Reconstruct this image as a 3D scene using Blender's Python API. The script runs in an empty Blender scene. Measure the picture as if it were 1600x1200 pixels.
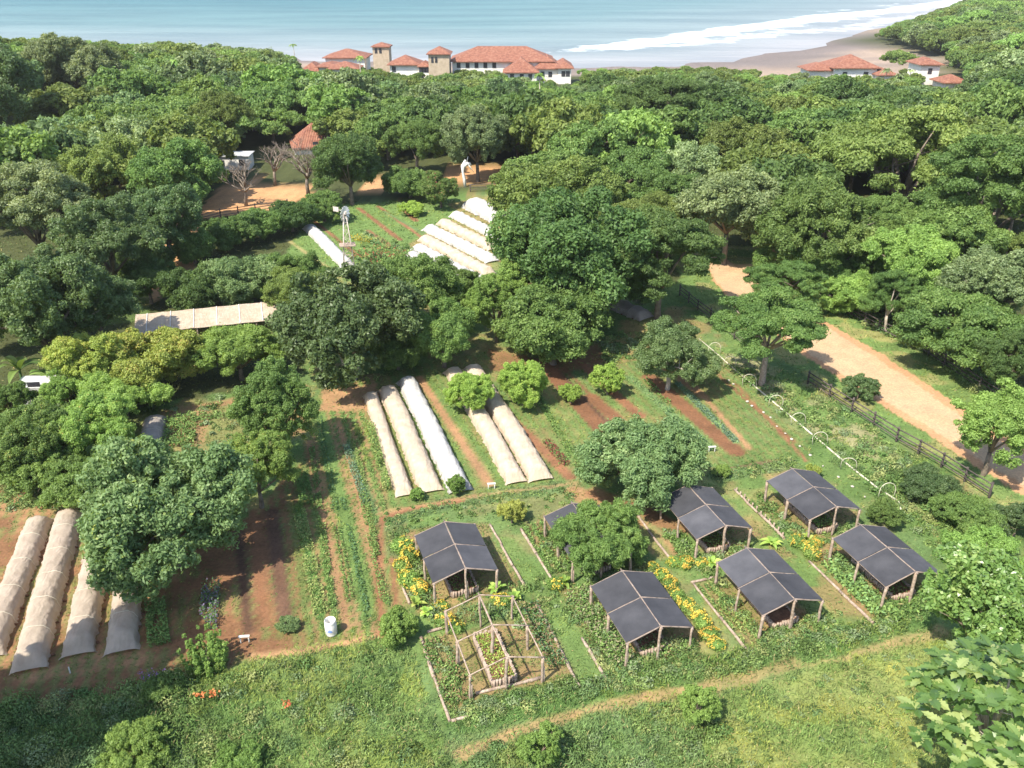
import bpy, math, random
import numpy as np
from mathutils import Vector, Matrix

# ---------------------------------------------------------------- camera, sky, sun
SC = bpy.context.scene
COL = SC.collection
F = 1340.0; PITCH = math.radians(26.3); CAMH = 30.0
cam = bpy.data.cameras.new("camera"); camo = bpy.data.objects.new("camera", cam); COL.objects.link(camo)
camo.location = (0, 0, CAMH); camo.rotation_euler = (math.pi/2-PITCH, 0, 0)
cam.sensor_fit = 'HORIZONTAL'; cam.sensor_width = 36.0; cam.lens = 36.0*F/1600.0
cam.clip_start = 0.5; cam.clip_end = 20000
SC.camera = camo
SUN_AZ = math.radians(43); SUN_EL = math.radians(53)      # light travels towards azimuth 43 deg right of +Y
w = bpy.data.worlds.new("World"); SC.world = w; w.use_nodes = True
nt = w.node_tree; bg = nt.nodes['Background']
sky = nt.nodes.new('ShaderNodeTexSky'); sky.sky_type = 'NISHITA'; sky.sun_disc = False
sky.sun_elevation = SUN_EL; sky.sun_rotation = SUN_AZ+math.pi
sky.altitude = 30; sky.air_density = 1.0; sky.dust_density = 1.2
nt.links.new(sky.outputs[0], bg.inputs[0]); bg.inputs[1].default_value = 0.15
sl = bpy.data.lights.new("sun", 'SUN'); sl.energy = 4.3; sl.angle = math.radians(0.5); sl.color = (1, .93, .80)
so = bpy.data.objects.new("sun", sl); COL.objects.link(so)
_d = Vector((math.sin(SUN_AZ)*math.cos(SUN_EL), math.cos(SUN_AZ)*math.cos(SUN_EL), -math.sin(SUN_EL)))
so.rotation_euler = _d.to_track_quat('-Z', 'Y').to_euler()
SC.view_settings.view_transform = 'Standard'; SC.view_settings.look = 'None'
SC.view_settings.exposure = 0.97; SC.view_settings.gamma = 1.0
SC.render.engine = 'CYCLES'
cy = SC.cycles
cy.max_bounces = 6; cy.diffuse_bounces = 4; cy.glossy_bounces = 2; cy.transmission_bounces = 3; cy.transparent_max_bounces = 8
cy.caustics_reflective = False; cy.caustics_refractive = False; cy.use_denoising = True

RNG = np.random.default_rng(7)
random.seed(7)

# ---------------------------------------------------------------- noise
def vnoise(x, y, seed=0):
    xi = np.floor(x).astype(np.int64); yi = np.floor(y).astype(np.int64)
    fx = x-xi; fy = y-yi; fx = fx*fx*(3-2*fx); fy = fy*fy*(3-2*fy)
    def h(a, b):
        n = (a*374761393+b*668265263+seed*974634777) & 0x7fffffff
        n = ((n ^ (n >> 13))*1274126177) & 0x7fffffff
        n = (n ^ (n >> 16)) & 0xffff
        return n/65535.0
    return (h(xi, yi)*(1-fx)+h(xi+1, yi)*fx)*(1-fy)+(h(xi, yi+1)*(1-fx)+h(xi+1, yi+1)*fx)*fy
def fbm(x, y, s, seed=0, o=4):
    x = np.asarray(x, float)/s; y = np.asarray(y, float)/s; r = 0; a = .5; t = 0
    for k in range(o):
        r = r+a*vnoise(x*2**k+17.3*k, y*2**k-9.1*k, seed+k); t += a; a *= .5
    return r/t
def sstep(a, b, x): 
    t = np.clip((x-a)/(b-a), 0, 1); return t*t*(3-2*t)

# ---------------------------------------------------------------- rays and terrain
CC, SS = math.cos(PITCH), math.sin(PITCH)
def ray(px, py):
    x = (px-800)/F; y = (py-600)/F
    return np.array([x, CC-y*SS, -SS-y*CC])
def atz(px, py, z=0.):
    d = ray(px, py); return np.array([0, 0, CAMH])+d*((z-CAMH)/d[2])
def aty(px, py, Y):
    d = ray(px, py); return np.array([0, 0, CAMH])+d*(Y/d[1])
def proj(x, y, z):
    x = np.asarray(x, float); v = np.asarray(z, float)-CAMH; y = np.asarray(y, float)
    d = y*CC-v*SS; u = -(v*CC+y*SS)
    d = np.maximum(d, .1)
    return 800+F*x/d, 600+F*u/d, d
SEA = -8.0
COAST_PX = [(-500, 86), (450, 92), (900, 104), (1130, 96), (1330, 55), (1375, 43), (1440, 22), (1500, 4), (1560, -12)]
COAST = np.array([atz(a, b, SEA)[:2] for a, b in COAST_PX])
COAST = np.vstack([[COAST[0][0]-3000, COAST[0][1]+200], COAST, [COAST[-1][0]+900, COAST[-1][1]+2600]])
def coastd(x, y):           # signed distance, positive inland
    x = np.asarray(x, float); y = np.asarray(y, float)
    best = np.full(np.broadcast(x, y).shape, 1e9); sg = np.ones(best.shape)
    for k in range(len(COAST)-1):
        a, b = COAST[k], COAST[k+1]; ab = b-a; L2 = ab@ab
        t = np.clip(((x-a[0])*ab[0]+(y-a[1])*ab[1])/L2, 0, 1)
        dx = x-(a[0]+t*ab[0]); dy = y-(a[1]+t*ab[1]); d = np.hypot(dx, dy)
        s = np.where(ab[0]*dy-ab[1]*dx < 0, 1., -1.)
        m = d < best; best = np.where(m, d, best); sg = np.where(m, s, sg)
    return best*sg
def hills(x, y):
    return 9*np.exp(-(((x+150)/75)**2+((y-205)/60)**2))+12*np.exp(-(((x-520)/160)**2+((y-640)/200)**2))
def terrain(x, y):
    d = coastd(x, y)
    z = -8.0+8.0*sstep(0, 230, d)+np.where(d < 0, np.maximum(d*.05, -9.), 0)+np.clip(d, 0, 30)*0.02*(1-sstep(40, 150, d))
    x = np.asarray(x, float); y = np.asarray(y, float)
    return z+hills(x, y)*sstep(30, 110, d)+(fbm(x, y, 30, 5, 2)-.5)*1.5*sstep(105, 150, np.hypot(x, y))
def g(px, py, z=0.):        # ground point seen at this place, z above the ground
    d = ray(px, py)
    t = (z-CAMH)/d[2] if d[2] < 0 else 3000
    for _ in range(30):
        p = np.array([0, 0, CAMH])+d*t
        e = p[2]-(float(terrain(p[0], p[1]))+z)
        if abs(e) < .02: break
        t += .7*e/max(.06, -d[2])
    return p
def tz(x, y): return float(terrain(x, y))

# ---------------------------------------------------------------- object helpers
def tag(o, label=None, cat=None, group=None, kind=None):
    if label: o['label'] = label
    if cat: o['category'] = cat
    if group: o['group'] = group
    if kind: o['kind'] = kind
    return o
def empty(name, loc=(0, 0, 0), rz=0, **k):
    o = bpy.data.objects.new(name, None); COL.objects.link(o); o.location = loc; o.rotation_euler = (0, 0, rz)
    o.empty_display_size = .3
    return tag(o, **k)
def link(name, me, parent=None, loc=None, **k):
    o = bpy.data.objects.new(name, me); COL.objects.link(o)
    if parent: o.parent = parent
    if loc is not None: o.location = loc
    return tag(o, **k)
def copy_tree(o, parent=None):
    c = o.copy(); COL.objects.link(c)
    if parent: c.parent = parent
    for ch in list(o.children): copy_tree(ch, c)
    return c
def mesh_np(name, V, Fq, mats, attrs=None, smooth=False, midx=None):
    me = bpy.data.meshes.new(name); V = np.asarray(V, np.float32); Fq = np.asarray(Fq, np.int32)
    k = Fq.shape[1]
    me.vertices.add(len(V)); me.vertices.foreach_set('co', V.ravel())
    me.loops.add(Fq.size); me.loops.foreach_set('vertex_index', Fq.ravel())
    me.polygons.add(len(Fq)); me.polygons.foreach_set('loop_start', np.arange(0, Fq.size, k, dtype=np.int32))
    me.polygons.foreach_set('loop_total', np.full(len(Fq), k, np.int32))
    if smooth: me.polygons.foreach_set('use_smooth', np.ones(len(Fq), bool))
    for m in (mats if isinstance(mats, (list, tuple)) else [mats]): me.materials.append(m)
    if midx is not None: me.polygons.foreach_set('material_index', np.asarray(midx, np.int32))
    me.update(calc_edges=True)
    for nm, (dom, arr) in (attrs or {}).items():
        arr = np.asarray(arr, np.float32)
        if arr.ndim == 1:
            a = me.attributes.new(nm, 'FLOAT', dom); a.data.foreach_set('value', arr)
        else:
            a = me.attributes.new(nm, 'FLOAT_COLOR', dom)
            if arr.shape[1] == 3: arr = np.hstack([arr, np.ones((len(arr), 1), np.float32)])
            a.data.foreach_set('color', arr.ravel())
    return me
class MB:                   # mesh collector: boxes, tubes, free faces
    def __init__(s): s.v = []; s.f = []; s.sm = []
    def add(s, vs, fs, smooth=False):
        o = len(s.v); s.v += [tuple(map(float, p)) for p in vs]
        s.f += [tuple(i+o for i in q) for q in fs]; s.sm += [smooth]*len(fs)
    def box(s, c, d, rz=0, tilt=None):
        hx, hy, hz = d[0]/2, d[1]/2, d[2]/2
        M = Matrix.Rotation(rz, 3, 'Z')
        if tilt: M = M @ Matrix.Rotation(tilt, 3, 'X')
        vs = [Vector(c)+M @ Vector((x*hx, y*hy, z*hz)) for x in (-1, 1) for y in (-1, 1) for z in (-1, 1)]
        s.add(vs, [(0, 1, 3, 2), (4, 6, 7, 5), (0, 4, 5, 1), (2, 3, 7, 6), (0, 2, 6, 4), (1, 5, 7, 3)])
    def tube(s, pts, rad, n=7, wob=0., cap=True):
        pts = [Vector(p) for p in pts]
        if not isinstance(rad, (list, tuple, np.ndarray)): rad = [rad]*len(pts)
        vs = []; fs = []
        up = Vector((.13, .07, 1)).normalized()
        for i, p in enumerate(pts):
            t = (pts[min(i+1, len(pts)-1)]-pts[max(i-1, 0)]).normalized()
            u = up if abs(t.dot(up)) < .93 else Vector((1, .1, .05)).normalized()
            a = t.cross(u).normalized(); b = t.cross(a).normalized()
            for k in range(n):
                an = 2*math.pi*k/n; r = rad[i]*(1+wob*random.uniform(-1, 1))
                vs.append(p+(a*math.cos(an)+b*math.sin(an))*r)
        for i in range(len(pts)-1):
            for k in range(n):
                fs.append((i*n+k, i*n+(k+1) % n, (i+1)*n+(k+1) % n, (i+1)*n+k))
        s.add(vs, fs, True)
        if cap:
            o = len(s.v)-len(vs)
            s.f += [tuple(o+k for k in reversed(range(n))), tuple(o+(len(pts)-1)*n+k for k in range(n))]; s.sm += [False]*2
    def log(s, a, b, r, seg=5, wob=.12, bend=.03, n=8):
        a = Vector(a); b = Vector(b); L = (b-a).length
        pts = []; rr = []
        for i in range(seg+1):
            t = i/seg; p = a.lerp(b, t)
            if 0 < i < seg: p = p+Vector([random.uniform(-1, 1)*bend*L*.3 for _ in range(3)])
            pts.append(p); rr.append(r*(1+random.uniform(-wob, wob)))
        s.tube(pts, rr, n, .08)
    def mesh(s, name, mat):
        me = bpy.data.meshes.new(name); me.from_pydata(s.v, [], s.f); me.polygons.foreach_set('use_smooth', s.sm)
        for m in (mat if isinstance(mat, (list, tuple)) else [mat]): me.materials.append(m)
        me.update(); return me
    def build(s, name, mat, parent=None, **k): return link(name, s.mesh(name, mat), parent, **k)

# ---------------------------------------------------------------- materials
def nm(name):
    m = bpy.data.materials.new(name); m.use_nodes = True; n = m.node_tree
    return m, n, n.nodes['Principled BSDF']
def N(n, t, **k):
    x = n.nodes.new(t)
    for a, b in k.items(): setattr(x, a, b)
    return x
def mixc(n, fac, a, b, bt='MIX'):
    x = N(n, 'ShaderNodeMix', data_type='RGBA', blend_type=bt)
    for s_, v in ((x.inputs[0], fac), (x.inputs[6], a), (x.inputs[7], b)):
        if hasattr(v, 'is_linked') or isinstance(v, bpy.types.NodeSocket): n.links.new(v, s_)
        elif isinstance(v, (int, float)): s_.default_value = v
        else: s_.default_value = (*v, 1)
    return x.outputs[2]
def noise(n, scale, detail=4, rough=.6, coord='Object', dist=0.):
    tc = N(n, 'ShaderNodeTexCoord'); t = N(n, 'ShaderNodeTexNoise')
    t.inputs['Scale'].default_value = scale; t.inputs['Detail'].default_value = detail; t.inputs['Roughness'].default_value = rough
    t.inputs['Distortion'].default_value = dist
    n.links.new(tc.outputs[coord], t.inputs['Vector']); return t.outputs[0]
def ramp(n, fac, stops):
    r = N(n, 'ShaderNodeValToRGB'); e = r.color_ramp.elements
    while len(e) < len(stops): e.new(.5)
    for q, (p, c) in zip(e, stops): q.position = p; q.color = (*c, 1) if len(c) == 3 else c
    n.links.new(fac, r.inputs[0]); return r.outputs[0]
def rng_(n, v, a, b, c, d):
    r = N(n, 'ShaderNodeMapRange'); n.links.new(v, r.inputs[0])
    for i, q in enumerate((a, b, c, d)): r.inputs[i+1].default_value = q
    return r.outputs[0]
def bump(n, h, p, strength=.5, dist=.05):
    b = N(n, 'ShaderNodeBump'); b.inputs['Strength'].default_value = strength; b.inputs['Distance'].default_value = dist
    n.links.new(h, b.inputs['Height']); n.links.new(b.outputs[0], p.inputs['Normal'])
def simple(name, stops, scale=3, rough=.85, bstr=.4, bdist=.03, detail=5, spec=.25, metal=0.):
    m, n, p = nm(name); f = noise(n, scale, detail)
    n.links.new(ramp(n, f, stops), p.inputs['Base Color']); p.inputs['Roughness'].default_value = rough
    p.inputs['Specular IOR Level'].default_value = spec; p.inputs['Metallic'].default_value = metal
    if bstr: bump(n, noise(n, scale*5, 4), p, bstr, bdist)
    return m
def leafmat(name, c0, c1, c2=None, trans=.38, gloss=.25, rough=.5):
    """leaf colour from per-leaf attribute v, drifting a little from plant to plant"""
    m, n, p = nm(name)
    a = N(n, 'ShaderNodeAttribute', attribute_name='v')
    st = [(0.0, c0), (.65, c1)] + ([(.97, c2)] if c2 else [(1.0, tuple(x*1.25 for x in c1))])
    col = ramp(n, a.outputs['Fac'], st)
    oi = N(n, 'ShaderNodeObjectInfo')
    hs = N(n, 'ShaderNodeHueSaturation'); n.links.new(col, hs.inputs['Color'])
    n.links.new(rng_(n, oi.outputs['Random'], 0, 1, .488, .508), hs.inputs['Hue'])
    m2 = N(n, 'ShaderNodeMath', operation='MULTIPLY'); n.links.new(oi.outputs['Random'], m2.inputs[0]); m2.inputs[1].default_value = 7.31
    m3 = N(n, 'ShaderNodeMath', operation='FRACT'); n.links.new(m2.outputs[0], m3.inputs[0])
    n.links.new(rng_(n, m3.outputs[0], 0, 1, .92, 1.30), hs.inputs['Value']); hs.inputs['Saturation'].default_value = .90
    n.links.new(hs.outputs[0], p.inputs['Base Color']); p.inputs['Roughness'].default_value = rough
    p.inputs['Specular IOR Level'].default_value = gloss
    tr = N(n, 'ShaderNodeBsdfTranslucent'); mx = N(n, 'ShaderNodeMixShader'); mx.inputs[0].default_value = trans
    n.links.new(mixc(n, 1.0, hs.outputs[0], (1.25, 1.2, .55), 'MULTIPLY'), tr.inputs['Color'])
    n.links.new(p.outputs[0], mx.inputs[1]); n.links.new(tr.outputs[0], mx.inputs[2])
    n.links.new(mx.outputs[0], n.nodes['Material Output'].inputs['Surface']); return m
def colmat(name, trans=.25):     # leaf colour stored per leaf (natural colour variation of weeds and crops)
    m, n, p = nm(name); a = N(n, 'ShaderNodeAttribute', attribute_name='col')
    n.links.new(a.outputs['Color'], p.inputs['Base Color']); p.inputs['Roughness'].default_value = .6; p.inputs['Specular IOR Level'].default_value = .2
    tr = N(n, 'ShaderNodeBsdfTranslucent'); mx = N(n, 'ShaderNodeMixShader'); mx.inputs[0].default_value = trans
    n.links.new(a.outputs['Color'], tr.inputs['Color']); n.links.new(p.outputs[0], mx.inputs[1]); n.links.new(tr.outputs[0], mx.inputs[2])
    n.links.new(mx.outputs[0], n.nodes['Material Output'].inputs['Surface']); return m

LM = {
 'mid':    leafmat('leaf_mid', (0.061, 0.131, 0.029), (0.158, 0.266, 0.051), (0.273, 0.383, 0.086)),
 'dark':   leafmat('leaf_dark', (0.044, 0.096, 0.025), (0.106, 0.189, 0.041), (0.205, 0.302, 0.069)),
 'deep':   leafmat('leaf_deep', (0.052, 0.103, 0.033), (0.117, 0.192, 0.055), (0.246, 0.328, 0.128), gloss=.4, rough=.45),
 'olive':  leafmat('leaf_olive', (0.075, 0.131, 0.025), (0.185, 0.260, 0.048), (0.315, 0.383, 0.082)),
 'grey':   leafmat('leaf_grey', (0.082, 0.137, 0.048), (0.226, 0.302, 0.110), (0.438, 0.519, 0.244), gloss=.4),
 'bright': leafmat('leaf_bright', (0.104, 0.207, 0.033), (0.226, 0.370, 0.064), (0.356, 0.519, 0.103)),
 'lime':   leafmat('leaf_lime', (0.164, 0.288, 0.033), (0.335, 0.492, 0.064), (0.517, 0.597, 0.115)),
 'rust':   leafmat('leaf_rust', (0.123, 0.207, 0.032), (0.328, 0.396, 0.057), (0.517, 0.328, 0.082)),
 'yellow': leafmat('leaf_yellow', (0.164, 0.233, 0.033), (0.438, 0.465, 0.082), (0.517, 0.597, 0.161)),
 'big':    leafmat('leaf_big', (0.069, 0.157, 0.029), (0.158, 0.280, 0.052), (0.369, 0.452, 0.139), gloss=.55, rough=.33),
 'sage':   leafmat('leaf_sage', (0.082, 0.157, 0.052), (0.191, 0.294, 0.098), (0.383, 0.479, 0.197)),
 'petal_y': leafmat('petal_yellow', (.42, .29, .01), (.60, .42, .012), trans=.15),
 'petal_o': leafmat('petal_orange', (.42, .10, .01), (.6, .16, .02), trans=.15),
 'petal_r': leafmat('petal_red', (.25, .02, .02), (.4, .05, .05), trans=.15),
}
BARK = simple('bark', [(.3, (.10, .075, .055)), (.7, (.26, .21, .16))], 2.5, .9, .6, .04)
BARKM = simple('bark_grey', [(.3, (.13, .105, .085)), (.7, (.30, .25, .20))], 2.5, .9, .6, .04)
BARKP = simple('bark_pale', [(.3, (.26, .22, .17)), (.7, (.5, .44, .36))], 2.5, .9, .6, .04)
LOGM = simple('weathered_log', [(.25, (.19, .13, .09)), (.5, (.34, .26, .20)), (.75, (.50, .41, .33))], 6, .9, .6, .02)
FENCEM = simple('fence_wood', [(.3, (.05, .04, .04)), (.7, (.14, .115, .10))], 5, .85, .5, .02)
SOIL = simple('bed_soil', [(.3, (.10, .05, .03)), (.7, (.24, .12, .07))], 6, .95, .8, .04)
WHITEP = simple('white_plastic', [(.3, (.62, .6, .55)), (.7, (.8, .79, .75))], 4, .5, .1, .01)
STONEM = simple('pale_stone', [(.3, (.34, .31, .25)), (.7, (.56, .52, .45))], 8, .9, .5, .02)
HOOPM = simple('cream_pipe', [(.3, (.50, .46, .34)), (.7, (.66, .62, .5))], 3, .5, .1, .01)
PLASTER = simple('white_plaster', [(.3, (.66, .62, .55)), (.7, (.82, .79, .73))], .5, .9, .2, .02)
TOWERM = simple('stone_tower', [(.3, (.38, .30, .21)), (.7, (.52, .42, .31))], 1.2, .9, .5, .05)
WINM = simple('dark_window', [(.3, (.03, .03, .04)), (.7, (.06, .06, .07))], 1, .2, 0, .02, spec=.6)
METAL = simple('pale_metal', [(.3, (.5, .5, .5)), (.7, (.72, .72, .7))], 4, .5, .1, .01, metal=.3)
DRYM = simple('dry_leaf', [(.3, (.35, .22, .1)), (.7, (.55, .4, .2))], 4, .9, .1, .01)

def clothmat(name, c0, c1, dirt, grey=0.0, trans=.25):
    m, n, p = nm(name)
    f = noise(n, 1.6, 6, .65)
    col = ramp(n, f, [(.3, c0), (.65, c1)])
    a = N(n, 'ShaderNodeAttribute', attribute_name='dirt')
    d = noise(n, 3.5, 6, .7)
    ad = N(n, 'ShaderNodeMath', operation='MULTIPLY'); n.links.new(a.outputs['Fac'], ad.inputs[0]); n.links.new(rng_(n, d, .38, .56, 0, 1), ad.inputs[1])
    n.links.new(mixc(n, ad.outputs[0], col, dirt), p.inputs['Base Color'])
    p.inputs['Roughness'].default_value = .85; p.inputs['Specular IOR Level'].default_value = .15
    w_ = N(n, 'ShaderNodeTexWave'); w_.inputs['Scale'].default_value = 1.1; w_.inputs['Distortion'].default_value = 14; w_.inputs['Detail'].default_value = 4
    tc = N(n, 'ShaderNodeTexCoord'); n.links.new(tc.outputs['Object'], w_.inputs['Vector'])
    bump(n, w_.outputs['Fac'], p, .4, .03)
    tr = N(n, 'ShaderNodeBsdfTranslucent'); mx = N(n, 'ShaderNodeMixShader'); mx.inputs[0].default_value = trans
    tr.inputs['Color'].default_value = (*c1, 1)
    n.links.new(p.outputs[0], mx.inputs[1]); n.links.new(tr.outputs[0], mx.inputs[2])
    out = mx.outputs[0]
    if grey:
        tp = N(n, 'ShaderNodeBsdfTransparent'); m4 = N(n, 'ShaderNodeMixShader'); m4.inputs[0].default_value = grey
        n.links.new(out, m4.inputs[1]); n.links.new(tp.outputs[0], m4.inputs[2]); out = m4.outputs[0]
    n.links.new(out, n.nodes['Material Output'].inputs['Surface']); return m
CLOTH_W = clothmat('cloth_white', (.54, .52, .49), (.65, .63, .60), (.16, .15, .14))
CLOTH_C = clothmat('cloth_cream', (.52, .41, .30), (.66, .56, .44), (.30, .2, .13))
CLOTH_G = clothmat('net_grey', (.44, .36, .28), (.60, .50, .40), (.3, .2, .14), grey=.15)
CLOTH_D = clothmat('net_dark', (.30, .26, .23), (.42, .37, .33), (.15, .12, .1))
def netmat():
    m, n, p = nm('black_shade_net')
    f = noise(n, .9, 5); c = ramp(n, f, [(.3, (.050, .051, .058)), (.7, (.085, .085, .094))])
    tc = N(n, 'ShaderNodeTexCoord'); wv = N(n, 'ShaderNodeTexWave'); wv.inputs['Scale'].default_value = 9; wv.inputs['Distortion'].default_value = 1.5
    n.links.new(tc.outputs['Object'], wv.inputs['Vector'])
    d2 = noise(n, 14, 4, .7)
    c2 = mixc(n, rng_(n, d2, .62, .8, 0, .45), c, (.2, .17, .14))
    oi = N(n, 'ShaderNodeObjectInfo'); hs = N(n, 'ShaderNodeHueSaturation'); n.links.new(c2, hs.inputs['Color']); n.links.new(rng_(n, oi.outputs['Random'], 0, 1, .72, 1.25), hs.inputs['Value'])
    n.links.new(hs.outputs[0], p.inputs['Base Color']); p.inputs['Roughness'].default_value = .75; p.inputs['Specular IOR Level'].default_value = .2
    bump(n, wv.outputs['Fac'], p, .25, .01); return m
NETM = netmat()
def tilemat():
    m, n, p = nm('clay_roof_tile')
    f = noise(n, 1.3, 6, .75, 'Object'); c = ramp(n, f, [(.3, (.13, .055, .04)), (.5, (.29, .115, .07)), (.7, (.42, .23, .15))])
    tc = N(n, 'ShaderNodeTexCoord'); wv = N(n, 'ShaderNodeTexWave'); wv.inputs['Scale'].default_value = 1.1; wv.inputs['Distortion'].default_value = .6
    n.links.new(tc.outputs['Object'], wv.inputs['Vector'])
    n.links.new(mixc(n, rng_(n, wv.outputs['Fac'], 0, .35, .45, 0), c, (.12, .035, .02)), p.inputs['Base Color'])
    p.inputs['Roughness'].default_value = .9; bump(n, wv.outputs['Fac'], p, .6, .15); return m
TILE = tilemat()

# ---------------------------------------------------------------- ground paint map
gx = np.concatenate([[-3200, -1600, -900, -600, -420, -320, -260, -210, -170, -140, -115, -95, -80, -70], np.arange(-62, 78.01, .22), [84, 92, 102, 115, 135, 160, 190, 225, 265, 310, 370, 450, 550, 700, 900, 1200, 1800, 3200]])
gy = np.concatenate([[-300, -120, -50, -20, 0, 10], np.arange(17, 118.01, .22), [121, 125, 130, 136, 143, 151, 160, 170, 181, 193, 206, 220, 235, 250, 266, 282, 298, 314, 330, 346, 362, 378, 394, 410, 430, 455, 485, 520, 560, 610, 670, 740, 820, 920, 1050, 1250, 1600, 2200, 3000]])
GX, GY = np.meshgrid(gx, gy); gsh = GX.shape
X = GX.ravel(); Y = GY.ravel(); Z0 = terrain(X, Y)
U, V, D = proj(X, Y, Z0); U = np.where(Y < 12, -9999, U)
n1 = fbm(X, Y, 1.2, 1, 4)-.5; n2 = fbm(X, Y, 1.2, 31, 4)-.5; nA = fbm(X, Y, 6, 3, 4); nB = fbm(X, Y, 2.2, 9, 4); nC = fbm(X, Y, .8, 12, 3)
def inpoly(u, v, poly):
    r = np.zeros(u.shape, bool); k = len(poly)
    for i in range(k):
        x1, y1 = poly[i]; x2, y2 = poly[(i+1) % k]
        if y1 == y2: continue
        c = ((y1 > v) != (y2 > v)) & (u < (x2-x1)*(v-y1)/(y2-y1)+x1); r ^= c
    return r
def pmask(poly, warp=.35):
    s = F/D; m = 0
    for k in (-1, 0, 1):
        uu = U+n1*warp*2*s+k*.08*s; vv = V+n2*warp*1.3*s+k*.06*s
        m = m+inpoly(uu, vv, poly)
    return m/3.
def smask(a, b, wid, warp=.25, world=False):
    a = g(*a)[:2] if not world else a; b = g(*b)[:2] if not world else b
    a = np.array(a); b = np.array(b); ab = b-a
    t = np.clip(((X-a[0])*ab[0]+(Y-a[1])*ab[1])/(ab@ab), 0, 1)
    d = np.hypot(X-(a[0]+t*ab[0]), Y-(a[1]+t*ab[1]))+n1*warp*2*.6+n2*warp*.6
    return 1-sstep(wid/2-.12, wid/2+.12, d)
GRASS = np.array((.125, .19, .058)); LUSH = np.array((.07, .125, .036)); TEAL = np.array((.115, .175, .07)); DRY = np.array((.30, .26, .11))
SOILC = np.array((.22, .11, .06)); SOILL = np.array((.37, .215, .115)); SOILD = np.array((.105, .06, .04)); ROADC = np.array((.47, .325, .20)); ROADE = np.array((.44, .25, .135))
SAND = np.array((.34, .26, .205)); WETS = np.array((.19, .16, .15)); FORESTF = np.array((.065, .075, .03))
C = np.tile(GRASS, (len(X), 1)); VD = np.full(len(X), .35); VH = np.full(len(X), .07)
def lay(m, c, vd=None, vh=None):
    global C, VD, VH
    c = np.asarray(c); C = C*(1-m[:, None])+c*m[:, None]
    if vd is not None: VD = VD*(1-m)+vd*m
    if vh is not None: VH = VH*(1-m)+vh*m
lay(sstep(.45, .62, nA)*.6, LUSH); lay(sstep(.52, .66, nB)*.55, SOILL*.8, .15); lay(sstep(.58, .7, fbm(X, Y, 3, 77, 4))*.5, DRY)
lay(sstep(.5, .65, fbm(X, Y, 4, 55, 4))*.5, TEAL)
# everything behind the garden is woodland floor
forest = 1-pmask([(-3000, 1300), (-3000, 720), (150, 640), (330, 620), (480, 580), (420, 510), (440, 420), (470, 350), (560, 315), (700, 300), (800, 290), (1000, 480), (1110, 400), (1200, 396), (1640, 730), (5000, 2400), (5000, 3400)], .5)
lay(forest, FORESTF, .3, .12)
# foreground meadow of weeds
fg = pmask([(60, 1300), (150, 1090), (340, 1050), (400, 1025), (590, 995), (640, 1010), (700, 1180), (1000, 1100), (1150, 1075), (1450, 990), (1700, 960), (1700, 1300)])
lay(fg*.9, np.array((.15, .21, .06)), 1.15, .42); lay(fg*sstep(.5, .62, nB)*.5, LUSH*1.3); lay(fg*sstep(.55, .7, nA)*.5, (.20, .23, .06)); lay(fg*sstep(.5, .62, fbm(X, Y, 1.7, 93, 3))*.4, TEAL, 1., .42)
fl = pmask([(-200, 1300), (-200, 1110), (100, 1110), (160, 1085), (330, 1050), (420, 1150), (440, 1300)]); lay(fl*.6, LUSH, 1.1, .5)
fr_ = pmask([(1130, 1080), (1450, 1000), (1480, 1100), (1440, 1300), (1100, 1300)]); lay(fr_*.55*sstep(.35, .6, nB), (.26, .27, .09), .6, .14)
lay(pmask([(700, 1130), (1040, 1085), (1110, 1200), (1120, 1300), (700, 1300)])*.6, TEAL*1.1, 1.15, .5)
# left field brown soil
lf = pmask([(-300, 1110), (-300, 770), (110, 760), (250, 880), (400, 800), (470, 720), (500, 640), (520, 600), (590, 590), (600, 780), (600, 990), (400, 1020), (330, 1050), (160, 1080), (90, 1110)])
lay(lf*.95, SOILC*.95, .10, .05)
lay(lf*sstep(.48, .62, nB)*.5, SOILL)
rightside = lf*sstep(430, 520, U); lay(rightside*.75, GRASS, .4, .08)
# soil path along the lower left and the lower boundary footpath
lay(pmask([(-300, 1120), (-300, 1050), (60, 1065), (200, 1040), (330, 1015), (340, 1045), (150, 1090), (0, 1120)]), SOILC*.85, .05)
def path(pts, wid, c, vd=.03, warp=.15, m=1.0):
    for a, b in zip(pts[:-1], pts[1:]): lay(smask(a, b, wid, warp)*m, c, vd)
path([(395, 1026), (470, 1018), (540, 1004), (592, 990)], .42, SOILL)
path([(720, 1178), (800, 1148), (900, 1115), (1010, 1087), (1110, 1070)], .7, SOILL*.8+DRY*.2, .5, .55, .7)
path([(1230, 1037), (1310, 1020), (1390, 1002), (1470, 986)], .85, DRY*.6+SOILL*.35, .5, .55, .7)

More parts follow.
